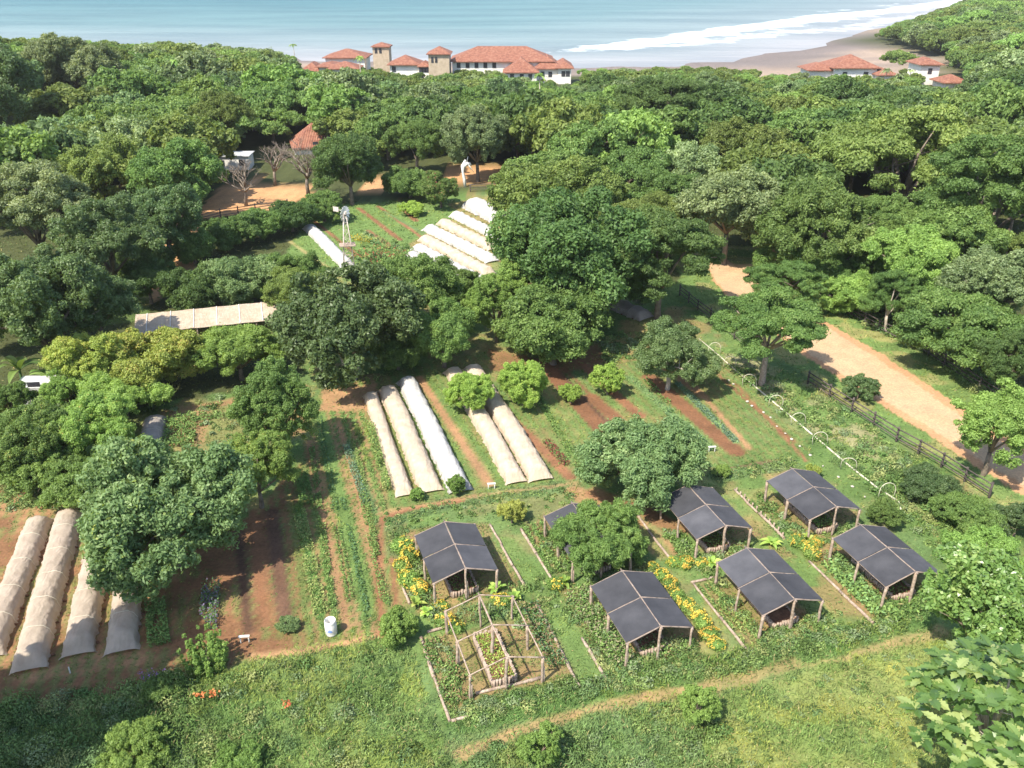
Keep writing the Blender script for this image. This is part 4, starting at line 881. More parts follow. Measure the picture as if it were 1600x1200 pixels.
# ---------------------------------------------------------------- row covers
def cover(label, a, b, w_, h_, mat, seed, hoop=1.5, dirt=(0, 0), group='fabric row covers', z0=.4, flare=.3, name='row_cover', hoops=True, sag=.16, endsag=True):
    random.seed(seed); rng = np.random.default_rng(seed)
    A_ = g(a[0], a[1], z0)[:2]; B_ = g(b[0], b[1], z0)[:2]; d = B_-A_; L = float(np.hypot(*d)); d = d/L; s_ = np.array([d[1], -d[0]])
    ns = max(24, int(L/.14)); nc_ = 18; vs = np.zeros((ns+1, nc_+1, 3)); dirta = np.zeros((ns+1, nc_+1))
    nh = max(2, round(L/hoop)); zb = tz(*A_)
    t = np.linspace(0, 1, ns+1); wan = np.cumsum(rng.normal(size=ns+1))*.008; wan = wan-np.linspace(wan[0], wan[-1], ns+1)
    jj_, ii_ = np.meshgrid(np.arange(nc_+1.), np.arange(ns+1.)); wrk = fbm(ii_+seed*31, jj_*1.5, 3.2, seed, 3)
    for i in range(ns+1):
        q = t[i]*nh; fr = abs(q-round(q))*2; hh = h_*(1-sag*fr**1.1*(1 if .05 < t[i] < .95 else 0))*(1+.05*math.sin(t[i]*9+seed))
        e0 = min(t[i]*L, (1-t[i])*L); tp = sstep(-.15, .75, e0) if endsag else 1
        hh = hh*(.12+.88*tp); ww = w_*(1+flare*(1-tp)*.5)*(1+.05*rng.normal()*.6-.05*fr)
        for j in range(nc_+1):
            th = math.pi*j/nc_; c_, si = math.cos(th), math.sin(th)
            x = c_*abs(c_)**-.25*ww/2 if abs(c_) > 1e-6 else 0; z = hh*si**.8 if si > 1e-6 else 0
            cr = (rng.normal()*.013+.022*math.sin(j*1.9+i*.35+seed)+.03*(wrk[i, j]-.5))
            if j in (0, nc_): x *= 1.06+.05*rng.normal()
            p2 = A_+d*L*t[i]+s_*(x*(1+cr)+wan[i]); vs[i, j] = (p2[0], p2[1], zb+.02+z*(1+cr))
            dirta[i, j] = max(dirt[0]*(1-sstep(.0, 1.6, t[i]*L)), dirt[1]*(1-sstep(0, 1.0, (1-t[i])*L)))+(.25 if (j < 2 or j > nc_-2) else 0)
    o = np.array([A_[0], A_[1], zb]); vs = vs.reshape(-1, 3)-o
    ii = np.arange((ns+1)*(nc_+1)).reshape(ns+1, nc_+1); Fc = np.stack([ii[:-1, :-1], ii[:-1, 1:], ii[1:, 1:], ii[1:, :-1]], -1).reshape(-1, 4)
    root = empty(name, tuple(o), 0, label=label, cat='row cover', group=group)
    link('cover', mesh_np('cover', vs, Fc, mat, {'dirt': ('POINT', dirta.ravel())}, smooth=True), root)
    # weighted hem: small sandy lumps along both sides
    if hoops:
        row3 = vs.reshape(ns+1, nc_+1, 3)
        for k in range(int(L/1.1)):
            for j in (0, nc_):
                if random.random() < .75:
                    i = min(ns, int((k+.5+random.uniform(-.2, .2))*1.1/L*ns)); m = MB(); q = Vector(row3[i][j])+(Vector(row3[i][j])-Vector(row3[i].mean(0))).normalized()*.05
                    m.tube([q+Vector((-.09, -.03, .03)), q+Vector((-.04, 0, .06)), q+Vector((.05, .02, .055)), q+Vector((.1, .02, .03))], [.03, .06, .06, .03], 6, .2); link('weight_bag', m.mesh('weight_bag', SOIL), root)
        for k in range(1, nh):
            i = int(round(k/nh*ns)); m = MB(); row = vs.reshape(ns+1, nc_+1, 3)[i]
            ctr = row.mean(0); m.tube([Vector(p)+(Vector(p)-Vector(ctr)).normalized()*.006 for p in row], .014, 5); link('hoop', m.mesh('hoop', HOOPM), root)
    return root
cover('leftmost grey row cover, cut off by the left edge', (62, 806), (-22, 1020), 1.35, .8, CLOTH_G, 1, dirt=(0, 0), hoop=2.3, sag=.08, group='grey row covers at lower left')
cover('second grey row cover from the left, the longest of the four', (108, 796), (42, 1040), 1.45, .85, CLOTH_G, 2, hoop=2.3, sag=.08, group='grey row covers at lower left')
cover('third grey row cover from the left, its top under the tree', (150, 862), (120, 1016), 1.4, .85, CLOTH_G, 3, hoop=2.0, sag=.08, group='grey row covers at lower left')
cover('fourth grey row cover from the left with a bright arched end panel', (206, 850), (187, 1012), 1.4, .9, CLOTH_G, 4, hoop=2.0, sag=.08, group='grey row covers at lower left')
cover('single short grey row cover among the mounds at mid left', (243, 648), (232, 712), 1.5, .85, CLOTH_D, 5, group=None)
cover('narrow cream row cover leftmost of the centre five', (578, 610), (633, 768), 1.05, .62, CLOTH_C, 6, dirt=(.8, .2), group='row covers in the centre field', hoops=False, sag=.06)
cover('cream row cover second from the left of the centre five', (604, 603), (674, 762), 1.4, .75, CLOTH_C, 7, dirt=(1.2, 0), group='row covers in the centre field', hoops=False, sag=.06)
cover('whitest row cover with a sooty head, middle of the centre five', (634, 590), (720, 762), 1.4, .8, CLOTH_W, 8, dirt=(1.3, .7), group='row covers in the centre field', hoops=False, sag=.06)
cover('cream row cover passing behind the lime bush, fourth of the centre five', (706, 574), (808, 748), 1.3, .75, CLOTH_C, 9, dirt=(.1, .1), group='row covers in the centre field', hoops=False, sag=.06)
cover('cream row cover farthest right of the centre five, widest at its foot', (736, 570), (846, 744), 1.5, .8, CLOTH_C, 10, dirt=(.1, 0), group='row covers in the centre field', hoops=False, sag=.06)
cover('white row cover alone at the left of the wind pump', (482, 352), (543, 413), 1.5, .75, CLOTH_W, 11, group='white row covers in the upper field', hoops=False)
UC = [((710, 333), (783, 370), 'topmost of the slanting white covers in the upper field'), ((690, 345), (772, 386), 'second slanting white cover from the top, cream toned'), ((668, 354), (770, 405), 'third slanting white cover from the top, brightest'), ((661, 370), (765, 425), 'fourth slanting white cover from the top'), ((650, 384), (755, 440), 'fifth slanting white cover from the top'), ((640, 396), (745, 458), 'sixth and lowest slanting cover beside the fork trunk tree')]
for i, (a, b_, l) in enumerate(UC): cover(l, a, b_, 1.55, .85, CLOTH_C if i in (1, 3) else CLOTH_W, 20+i, group='white row covers in the upper field', hoops=False, sag=.22)
cover('broad white cover standing apart at the back of the upper field', (735, 318), (782, 342), 2.6, 1.5, CLOTH_W, 30, group='white row covers in the upper field', hoops=False)
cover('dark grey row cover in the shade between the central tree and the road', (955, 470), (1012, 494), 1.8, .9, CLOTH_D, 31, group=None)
# long pale roof
def long_roof():
    a, b_ = g(214, 543), g(466, 516); d = Vector(b_-a); L = d.length; rz = math.atan2(d.y, d.x)
    root = empty('long_shed', tuple(a), rz, label='long low shed under a stained pale sheet roof behind the flame coloured shrubs', cat='shed')
    D_ = 2.9; h0, h1 = 1.3, 2.0; nx = 60; vs = []; fs = []; rn = np.random.default_rng(3)
    for i in range(nx+1):
        for j in range(9):
            vs.append((L*i/nx, D_*j/8-.1, h0+(h1-h0)*j/8-.04*abs(math.sin(i*math.pi/10))+rn.normal()*.003))
    for i in range(nx):
        for j in range(8): k = i*9+j; fs.append((k, k+9, k+10, k+1))
    m = MB(); m.add(vs, fs, True); me = m.mesh('roof_sheet', CLOTH_C)
    at = me.attributes.new('dirt', 'FLOAT', 'POINT'); at.data.foreach_set('value', np.full(len(vs), .3, np.float32)); link('roof_sheet', me, root)
    for i in range(9):
        for j, (y, h) in enumerate(((0, h0), (D_-.2, h1))):
            m = MB(); m.log((L*i/8*.98+.1, y+.05, -.2), (L*i/8*.98+.1, y+.05, h-.06), .06); link('post', m.mesh('post', LOGM), root)
    for k in range(7):
        m = MB(); x = L*(k+.5)/7; m.box((x, D_/2-.1, (h0+h1)/2+.035), (.05, D_, .03), 0, math.atan2(h1-h0, D_)); link('batten', m.mesh('batten', WHITEP), root)
long_roof()
# pale hut roof at the left edge
def hut(label, px, py, W, Dd, H, rise, wall, roof, rz=0, name='hut', cat='hut'):
    p = g(px, py); root = empty(name, tuple(p), rz, label=label, cat=cat)
    m = MB(); m.box((0, 0, H/2-.3), (W*.9, Dd*.9, H+.6)); link('wall', m.mesh('wall', wall), root)
    m = MB(); hip(m, -W/2, W/2, -Dd/2, Dd/2, H, rise, .35); link('roof', m.mesh('roof', roof), root)
    m = MB(); m.box((0, -Dd*.45-.02, 1.0), (.9, .08, 2.0)); link('door', m.mesh('door', WINM), root)
def hip(m, x0, x1, y0, y1, z, rise, thick=.3):
    w_ = x1-x0; d = y1-y0; i = min(w_, d)/2*.98
    if w_ > d: r = [(x0+i, (y0+y1)/2), (x1-i, (y0+y1)/2)]
    else: r = [((x0+x1)/2, y0+i), ((x0+x1)/2, y1-i)]
    vs = [(x0, y0, z), (x1, y0, z), (x1, y1, z), (x0, y1, z), (*r[0], z+rise), (*r[1], z+rise), (x0, y0, z-thick), (x1, y0, z-thick), (x1, y1, z-thick), (x0, y1, z-thick)]
    if w_ > d: fs = [(0, 1, 5, 4), (1, 2, 5), (2, 3, 4, 5), (3, 0, 4)]
    else: fs = [(0, 1, 4), (1, 2, 5, 4), (2, 3, 5), (3, 0, 4, 5)]
    fs += [(0, 6, 7, 1), (1, 7, 8, 2), (2, 8, 9, 3), (3, 9, 6, 0), (6, 9, 8, 7)]
    m.add(vs, fs)
hut('small hut with a pale metal roof hidden in shrubs at left', 70, 625, 3.2, 2.2, 1.6, .4, METAL, METAL, .1)
hut('pavilion with a pointed orange tiled roof above the bare trees', 491, 234, 7.8, 7.8, 1.2, 3.4, PLASTER, TILE, .3, 'tiled_pavilion', 'pavilion')
# white wall and pool house by the left clearing
def wallhouse():
    p = g(352, 262); root = empty('white_outbuilding', tuple(p), .05, label='long low white outbuilding under trees above the orange clearing', cat='outbuilding')
    m = MB(); m.box((0, 0, .9), (8.5, 3.5, 2.4)); link('wall', m.mesh('wall', PLASTER), root)
    m = MB(); m.box((0, 0, 2.16), (9, 4, .12)); link('roof', m.mesh('roof', METAL), root)
    for x in (-3.2, 0, 3.2): m = MB(); m.box((x, -1.77, 1.1), (.9, .06, .9)); link('window', m.mesh('window', WINM), root)
wallhouse()
PLACED.append(tuple(g(352, 262)[:2])+(4,)); PLACED.append(tuple(g(482, 245)[:2])+(5,))

# ---------------------------------------------------------------- small garden things
# pipe with hoops
def pipe():
    pts = [g(a, b_) for a, b_ in ((1092, 530), (1118, 552), (1148, 578), (1212, 632), (1265, 677), (1326, 728), (1372, 764), (1404, 785), (1408, 800))]
    o = pts[0]; m = MB(); m.tube([Vector(p-o)+Vector((0, 0, .05+.02*math.sin(i*2))) for i, p in enumerate(pts)], [.035, .05, .055, .06, .06, .06, .06, .055, .05], 8, .05)
    ob = m.build('pale_pipe', HOOPM); ob.location = tuple(o); tag(ob, 'long rolled pale cloth pipe lying straight through the row of hoops', 'pipe')
    hp = MB(); K = 16
    hp.tube([(-.5, 0, -.1)]+[(-.5*math.cos(math.pi*k/K), 0, .55+.5*math.sin(math.pi*k/K)) for k in range(K+1)]+[(.5, 0, -.1)], .022, 6); hm = hp.mesh('wire_hoop', HOOPM)
    names = ['first and farthest', 'second', 'third', 'fourth', 'fifth', 'sixth', 'seventh', 'last and nearest']
    for i, (a, b_) in enumerate([(1116, 553), (1139, 574), (1171, 604), (1211, 636), (1247, 664), (1281, 695), (1325, 734), (1384, 778)]):
        p = g(a, b_); h = link('wire_hoop', hm, None, (p[0], p[1], 0), label=names[i]+' cream hoop along the pale pipe', cat='hoop', group='hoops along the pale pipe'); h.rotation_euler = (random.uniform(-.1, .1), random.uniform(-.12, .12), random.uniform(-.35, .25)); sc_ = random.uniform(.85, 1.08); h.scale = (sc_, sc_, sc_*.95)
pipe()
STN = [(1139, 594), (1146, 600), (1168, 627), (1175, 634), (1193, 644), (1204, 652), (1214, 666), (1227, 677), (1237, 686), (1250, 697), (1266, 711), (1286, 728), (1310, 745), (1332, 760), (1351, 776), (1369, 790)]
for i, (a, b_) in enumerate(STN):
    rng = np.random.default_rng(i); m = MB(); vs = []; 
    for r_ in range(5):
        for k in range(8):
            th = math.pi*(r_+.5)/5; an = k*math.pi/4; s = rng.uniform(.85, 1.15); vs.append((.16*math.sin(th)*math.cos(an)*s, .13*math.sin(th)*math.sin(an)*s, .07*math.cos(th)*s))
    fs = [(r_*8+k, r_*8+(k+1) % 8, (r_+1)*8+(k+1) % 8, (r_+1)*8+k) for r_ in range(4) for k in range(8)]+[tuple(range(7, -1, -1)), tuple(range(32, 40))]
    m.add(vs, fs, True); p = g(a, b_, .04); o = m.build('white_stone', STONEM); o.location = tuple(p); s = rng.uniform(.45, .95); o.scale = (s, s, s); o.rotation_euler = (0, 0, rng.uniform(0, 6))
    tag(o, 'flat white stone in the line beside the hoops, number %s from the far end' % ['one', 'two', 'three', 'four', 'five', 'six', 'seven', 'eight', 'nine', 'ten', 'eleven', 'twelve', 'thirteen', 'fourteen', 'fifteen', 'sixteen'][i], 'stone', 'white stones beside the hoops')
# barrel
def barrel():
    p = g(518, 990); root = empty('plastic_barrel', tuple(p), .4, label='open white plastic barrel with a blue patch beside the footpath', cat='barrel')
    prof = [(.26, 0), (.285, .03), (.29, .12), (.28, .16), (.295, .2), (.30, .45), (.295, .66), (.28, .70), (.29, .74), (.285, .85), (.27, .88), (.255, .88), (.25, .8), (.25, .12), (0.001, .1)]
    n = 28; vs = [(r*math.cos(2*math.pi*k/n), r*math.sin(2*math.pi*k/n), z) for r, z in prof for k in range(n)]
    m = MB(); m.add(vs, [(i*n+k, i*n+(k+1) % n, (i+1)*n+(k+1) % n, (i+1)*n+k) for i in range(len(prof)-1) for k in range(n)], True); link('drum', m.mesh('drum', WHITEP), root)
    m = MB(); vs = []
    for k in range(9):
        a = -2.35+k*.1
        for z in (.30, .50-.03*abs(k-4)): vs.append((.306*math.cos(a), .306*math.sin(a), z))
    m.add(vs, [(2*k, 2*k+2, 2*k+3, 2*k+1) for k in range(8)], True); link('blue_patch', m.mesh('blue_patch', simple('blue_print', [(.3, (.12, .22, .5)), (.7, (.3, .4, .65))], 6)), root)
barrel()
for i, (a, b_, l) in enumerate([(383, 1004, 'small white marker stand at the foot of the lower left beds'), (768, 764, 'small white marker stand at the foot of the centre beds'), (1112, 706, 'small white marker stand at the foot of the brown beds, right of mango tree')]):
    p = g(a, b_); root = empty('marker_stand', tuple(p), .1, label=l, cat='marker stand', group='white marker stands')
    for x in (-.2, .2): m = MB(); m.log((x, 0, -.05), (x, 0, .38), .03, 3); link('leg', m.mesh('leg', WHITEP), root)
    m = MB(); m.box((0, 0, .40), (.52, .12, .06)); link('top_bar', m.mesh('top_bar', WHITEP), root)
m = MB(); m.box((0, 0, .18), (.05, .03, .42), .2); o = m.build('marker_stake', WHITEP); o.location = tuple(g(110, 1052)); tag(o, 'thin white stake in the soil below the grey row covers', 'stake')
# dark post and rail fences
def fence(label, pts, posts=2.0, h=1.15, rails=(.35, .7, 1.05)):
    P = [g(*q) for q in pts]; o = P[0]; root = empty('rail_fence', tuple(o), 0, label=label, cat='fence'); random.seed(int(pts[0][0]))
    seg = []; 
    for a, b_ in zip(P[:-1], P[1:]):
        n = max(1, round(float(np.hypot(*(b_-a)[:2]))/posts)); seg += [a+(b_-a)*k/n for k in range(n)]
    seg.append(P[-1])
    for q in seg:
        m = MB(); q_ = Vector(q-o); m.log(q_+Vector((0, 0, -.2)), q_+Vector((random.uniform(-.03, .03), random.uniform(-.03, .03), h+random.uniform(-.05, .06))), .075, 3, .1, .01); link('post', m.mesh('post', FENCEM), root)
    for zr in rails:
        for a, b_ in zip(seg[:-1], seg[1:]):
            a_, b2 = Vector(a-o), Vector(b_-o); d = b2-a_; rz = math.atan2(d.y, d.x); off = Vector((-math.sin(rz), math.cos(rz), 0))*-.085
            m = MB(); m.log(a_+off+Vector((0, 0, zr+random.uniform(-.03, .03))), b2+off+Vector((0, 0, zr+random.uniform(-.03, .03))), .045, 2, .08, .01, 6); link('rail', m.mesh('rail', FENCEM), root)
fence('dark post and rail fence between the garden slope and the road', [(1262, 600), (1330, 644), (1400, 690), (1470, 730), (1545, 778)], 2.4)
fence('dark post and rail fence beyond the road under the trees', [(1275, 468), (1330, 495), (1372, 517), (1450, 556), (1500, 590), (1560, 630)], 2.4)
fence('dark fence in tree shade beside the top of the road', [(1062, 462), (1090, 485), (1130, 515), (1165, 545)], 2.4)
fence('low paddock fence along the front of the orange clearing', [(300, 352), (345, 340), (400, 332), (450, 325)], 3, 1.2)
fence('shadowed paddock fence behind the broad white cover', [(735, 300), (780, 298), (820, 296)], 3, 1.1)
# wind pump
PUMPM = simple('weathered_steel', [(.3, (.42, .34, .30)), (.7, (.66, .58, .53))], 5, .7, .2, .01)
def windpump():
    p = g(546, 420); root = empty('wind_pump', tuple(p), .25, label='slim wind pump tower with white rotor and tail above the upper field', cat='wind pump')
    PH = 6.0; w0, w1 = .6, .14
    cs = [(-1, -1), (1, -1), (1, 1), (-1, 1)]
    for c_ in cs: m = MB(); m.tube([(c_[0]*w0, c_[1]*w0, -.1), (c_[0]*w1, c_[1]*w1, PH)], .045, 5); link('leg', m.mesh('leg', PUMPM), root)
    m = MB()
    for k in range(7):
        z0, z1 = PH*k/7, PH*(k+1)/7; a = w0+(w1-w0)*z0/PH; b_ = w0+(w1-w0)*z1/PH
        for i in range(4):
            c_, d = cs[i], cs[(i+1) % 4]; m.tube([(c_[0]*a, c_[1]*a, z0), (d[0]*b_, d[1]*b_, z1)], .02, 4); m.tube([(c_[0]*b_, c_[1]*b_, z1), (d[0]*b_, d[1]*b_, z1)], .02, 4)
    link('brace', m.mesh('brace', PUMPM), root)
    m = MB(); m.box((0, 0, 2.7), (1.7, 1.3, .1)); link('platform', m.mesh('platform', LOGM), root)
    m = MB(); m.tube([(0, -.5, PH+.15), (0, .9, PH+.15)], .09, 8); m.box((0, .1, PH+.15), (.3, .5, .3)); link('gearbox', m.mesh('gearbox', PUMPM), root)
    m = MB(); R_ = .85; cx_ = Vector((0, -.6, PH+.15)); rot = Matrix.Rotation(.95, 3, 'Z')
    for k in range(14):
        a = k*2*math.pi/14; d = Vector((math.cos(a), 0, math.sin(a))); t = Vector((-math.sin(a), .45, math.cos(a))).normalized()
        q = [d*.35-t*.07, d*R_-t*.19, d*R_+t*.19, d*.35+t*.07]; th = Vector((0, .012, 0))
        vs = [cx_+rot @ (v_+th) for v_ in q]+[cx_+rot @ (v_-th) for v_ in q]
        m.add(vs, [(0, 1, 2, 3), (7, 6, 5, 4), (0, 4, 5, 1), (1, 5, 6, 2), (2, 6, 7, 3), (3, 7, 4, 0)])
    link('rotor', m.mesh('rotor', WHITEP), root)
    m = MB(); m.tube([(0, .8, PH+.15), (-.6, 1.3, PH+.2)], .03, 5); m.box((-.8, 1.5, PH+.22), (.7, .04, .5), 2.4); link('tail_vane', m.mesh('tail_vane', PUMPM), root)
windpump()

# ---------------------------------------------------------------- villa and other houses by the beach
def win(root, x, y, z, w_, h_, arch=False, side=0):
    m = MB()
    if side == 0: m.box((x, y-.05, z), (w_, .12, h_))
    else: m.box((x+.05*side, y, z), (.12, w_, h_))
    o = link('window', m.mesh('window', WINM), root)
    return o
def block(root, x0, x1, ztop, zbot, Y, dep, rise, wall=PLASTER, eave=.9, wins=None, roofname='roof', wsize=(1.2, 1.6), sidewins=0):
    """x0..x1 and heights in metres relative to the house origin, Y front face"""
    m = MB(); m.box(((x0+x1)/2, Y+dep/2, (ztop+zbot)/2), (x1-x0, dep, ztop-zbot)); link('wall', m.mesh('wall', wall), root)
    m = MB(); hip(m, x0-eave, x1+eave, Y-eave, Y+dep+eave, ztop+.25, rise, .25); link(roofname, m.mesh(roofname, TILE), root)
    for xx, zz in (wins or []): win(root, xx, Y, zz, *wsize)
    for k in range(sidewins): win(root, x1, Y+dep*(k+.7)/(sidewins+.6), ztop-1.6, wsize[0], wsize[1], side=1)
VY = 285.
vo = aty(750, 128, VY); VO = (vo[0], VY, vo[2])
def vx(px, Y=VY): return aty(px, 100, Y)[0]-VO[0]
def vz(py, Y=VY): return aty(700, py, Y)[2]-VO[2]
villa = empty('beach_villa', VO, 0, label='sprawling white villa with red tiled roofs and a square stone tower before the sea', cat='villa')
block(villa, vx(609), vx(653), vz(102), -7, 0, 10, 2.4, wins=[(vx(615), vz(108))])
block(villa, vx(654), vx(671), vz(104), -7, -1.5, 8, 1.2, wins=[(vx(658), vz(108)), (vx(662.5), vz(108)), (vx(667), vz(108))], eave=.4)
block(villa, vx(671), vx(703), vz(84), -7, -3, 8, 1.9, TOWERM, .6, wins=[(vx(677), vz(92)), (vx(683), vz(92))], wsize=(.7, 1.6))
for yy in (-.2, 2.2): win(villa, vx(702), yy, vz(93), .8, 1.5, side=1)
block(villa, vx(706), vx(862), vz(98), -7, 2, 16, 3.8, eave=1, wins=[(vx(q), vz(103)) for q in (716, 730, 744, 758, 772)])
block(villa, vx(790), vx(838), vz(111), -8, -5, 16, 3.8, wins=[(vx(800), vz(117)), (vx(815), vz(117)), (vx(828), vz(117))])
block(villa, vx(838), vx(875), vz(108), -8, 0, 16, 3.2, wins=[(vx(848), vz(116)), (vx(860), vz(116))])
block(villa, vx(872), vx(892), vz(106), -8, -2, 14, 1.8, wins=[(vx(880), vz(114)), (vx(887), vz(114))], sidewins=2)
LO = aty(520, 128, 290.); LO = (LO[0], 290., LO[2])
def lx(px): return aty(px, 100, 290.)[0]-LO[0]
def lz(py): return aty(500, py, 290.)[2]-LO[2]
lv = empty('west_villa', LO, 0, label='lower white villa with two tiled roofs and a small tower left of the sprawling villa', cat='villa')
block(lv, lx(499), lx(562), lz(96), -7, 10, 12, 2.2)
block(lv, lx(470), lx(500), lz(113), -7, -1, 10, 2.6)
block(lv, lx(500), lx(530), lz(104), -7, -2, 10, 1.0)
block(lv, lx(518), lx(560), lz(106), -7, -4, 8, 1.8)
block(lv, lx(577.5), lx(603.5), lz(77.5), -8, 8, 6, 1.1, TOWERM, .5, wins=[(lx(583), lz(83)), (lx(590), lz(83))], wsize=(.8, 1.5))
def rhouse(name, label, px, py, Y, blocks):
    o = aty(px, py, Y); r = empty(name, tuple(o), 0, label=label, cat='house')
    for (a, b_, tt, yy, dep, rise, ws) in blocks:
        xa, xb = aty(a, 100, Y)[0]-o[0], aty(b_, 100, Y)[0]-o[0]; zt = aty(px, tt, Y)[2]-o[2]
        k = max(1, int((xb-xa)/4)); block(r, xa, xb, zt, -8, yy, dep, rise, wins=[(xa+(xb-xa)*(i+.5)/k, zt-1.7) for i in range(k)] if ws else None)
rhouse('beach_house', 'white beach house with a long orange roof right of the beach', 1330, 140, 255., [(1306, 1372, 107, 0, 12, 3.0, True), (1272, 1308, 112, 2, 9, 1.6, False), (1370, 1395, 116, -3, 9, 1.4, True), (1374, 1412, 138, -9, 6, .6, True)])
rhouse('beach_house', 'small white house with orange roof on the right of the palms', 1470, 130, 270., [(1450, 1480, 104, 4, 9, 1.6, True), (1468, 1502, 126, -6, 8, 1.8, True)])
rhouse('hill_house', 'pale house far away at the top right on the headland', 1555, 8, 620., [(1535, 1580, 3, 0, 12, 2.0, True)])
# ---------------------------------------------------------------- the woods
PROT = []
def proto(kind, leaf, R, Rz, h, L, n, cov, aspect, seed):
    me, c = crown_mesh(kind, R, Rz, LM[leaf], L, seed, cov, aspect, n, .2)
    tm = trunk_mesh(h, R, Rz, c, BARK, seed, .32, 8); return me, tm, h, R, Rz
KIND = [('lumpy', 'mid', 'bushy', 'mid green'), ('dense', 'dark', 'rounded', 'dark green'), ('lumpy', 'olive', 'bushy', 'olive'), ('umbrella', 'mid', 'flat topped', 'fresh green'), ('dense', 'sage', 'rounded', 'sage green'), ('open', 'grey', 'ragged', 'silvery'), ('lumpy', 'bright', 'bushy', 'bright green'), ('open', 'deep', 'ragged', 'deep green'), ('dense', 'olive', 'rounded', 'olive yellow'), ('umbrella', 'olive', 'flat topped', 'olive brown')]
KW = np.array([.28, .14, .08, .15, .10, .05, .04, .07, .05, .04])
LOD = [(.20, 42000), (.27, 26000), (.38, 14000)]
for li, (L_, n_) in enumerate(LOD):
    row = []
    for ki, (k, l, _, _) in enumerate(KIND):
        Rz = {'umbrella': 2.6, 'open': 4.2, 'dense': 4.4, 'lumpy': 4.0}[k]
        row.append(proto(k, l, 6.6, Rz, 2.4+Rz*.75, L_, n_, 1.3, .55, 300+ki))
    PROT.append(row)
FORB = [  # picture areas that stay open: nothing may stand in front of them
 [(-50, -80), (-50, 40), (40, 48), (130, 52), (330, 58), (420, 66), (450, 82), (600, 66), (900, 80), (905, 104), (1000, 99), (1130, 97), (1235, 112), (1262, 104), (1288, 94), (1305, 82), (1322, 70), (1350, 58), (1378, 44), (1405, 30), (1440, 20), (1480, 8), (1500, 0), (1560, -30), (1560, -80)],
 [(463, 92), (500, 84), (570, 84), (575, 70), (606, 70), (608, 85), (665, 80), (670, 70), (702, 72), (706, 85), (850, 84), (897, 100), (898, 127), (870, 124), (840, 116), (790, 112), (760, 98), (700, 104), (660, 108), (615, 106), (560, 98), (500, 102), (470, 102)],
 [(1262, 96), (1310, 90), (1375, 90), (1402, 104), (1398, 120), (1368, 114), (1340, 106), (1270, 108)], [(1440, 88), (1490, 88), (1486, 106), (1512, 116), (1504, 132), (1450, 128)], [(1404, 76), (1420, 76), (1440, 105), (1428, 112), (1412, 100)],
 [(315, 335), (350, 290), (460, 285), (470, 305), (330, 345)], [(325, 234), (385, 236), (390, 258), (330, 258)], [(450, 238), (468, 208), (495, 202), (500, 238)], [(700, 262), (800, 256), (810, 276), (700, 284)], [(340, 275), (390, 225), (450, 245), (520, 230), (520, 310), (370, 340)],
 [(440, 420), (480, 335), (560, 312), (700, 295), (800, 296), (800, 350), (740, 470), (560, 430)],
 [(1095, 400), (1200, 400), (1245, 445), (1330, 512), (1450, 580), (1540, 645), (1700, 745), (1700, 830), (1480, 760), (1240, 580), (1110, 470)],
 [(-50, 780), (130, 750), (300, 630), (500, 600), (560, 590), (780, 560), (1010, 500), (1100, 530), (1300, 560), (1600, 700), (1700, 1300), (-50, 1300)],
 [(150, 600), (0, 600), (-50, 800), (100, 760)], [(210, 500), (440, 470), (440, 520), (280, 530)], [(630, 240), (710, 250), (740, 310), (600, 320)], [(560, 20), (610, 60), (640, 80), (600, 80), (575, 72)]]
GARD = [(-2000, 1300), (-2000, 700), (130, 560), (200, 430), (300, 345), (330, 285), (470, 280), (560, 295), (700, 262), (820, 256), (830, 300), (1000, 440), (1080, 395), (1215, 385), (1275, 455), (1450, 545), (1640, 665), (4000, 1400), (4000, 2600), (0, 2600)]
rngw = np.random.default_rng(12); cand = []
yv = 62.
while yv < 1500:
    big = 1+max(0, yv-200)/500
    half = yv*.70+30; xv = -half+rngw.uniform(0, 6)
    while xv < half:
        r = rngw.uniform(3.8, 7.6)*(1 if yv < 420 else 1.25); cand.append((xv+rngw.uniform(-1.5, 1.5), yv+rngw.uniform(-2, 2), r)); xv += r*1.3*(1 if yv < 420 else 1.15)
    yv += 6.8*(1 if yv < 420 else 1.3)
wood = []
cx_ = np.array([c[0] for c in cand]); cyv = np.array([c[1] for c in cand]); crr = np.array([c[2] for c in cand]); crr0 = crr.copy()
cdv = coastd(cx_, cyv); czv = terrain(cx_, cyv); gu, gv, gd = proj(cx_, cyv, czv)
ok = (cdv > 44+40*sstep(40, 90, cx_)*(1-sstep(150, 190, cx_))-34*sstep(165, 205, cx_)) & ~inpoly(gu, gv, GARD) & (gd > 55)
for (x0_, y0_, r0_) in [(p_[0], p_[1], p_[2]) for p_ in PLACED]: ok &= np.hypot(cx_-x0_, cyv-y0_) > (crr*.75+r0_*.8)
def clear_view(cr):
    r = np.ones(len(cr), bool); sc_ = cr/6.; hh_ = (3.4+4*.75)*sc_
    for zf_, xf_ in ((0, 0), (0, .95), (0, -.95), (1.15, 0), (.8, .55), (.8, -.55), (.3, .9), (.3, -.9), (-.5, 0), (-1.2, 0)):
        u_, v_, _ = proj(cx_+xf_*cr, cyv, czv+hh_+zf_*5.0*sc_)
        for P_ in FORB: r &= ~inpoly(u_, v_, P_)
    return r
okc = np.zeros(len(crr), bool)
for fct in (1., .78, .6, .45, .32, .24):               # smaller trees where a tall one would hide the view
    new = ok & ~okc & clear_view(crr0*fct); crr = np.where(new, crr0*fct, crr); okc |= new
ok = okc; hh_ = (3.4+4*.75)*crr/6.
u0, v0, d0 = proj(cx_, cyv, czv+hh_)
ok &= (u0 > -60) & (u0 < 1660) & (v0 > -40)
sel = np.where(ok)[0]; size = (crr/d0)[sel]; sel = sel[np.argsort(-size)]
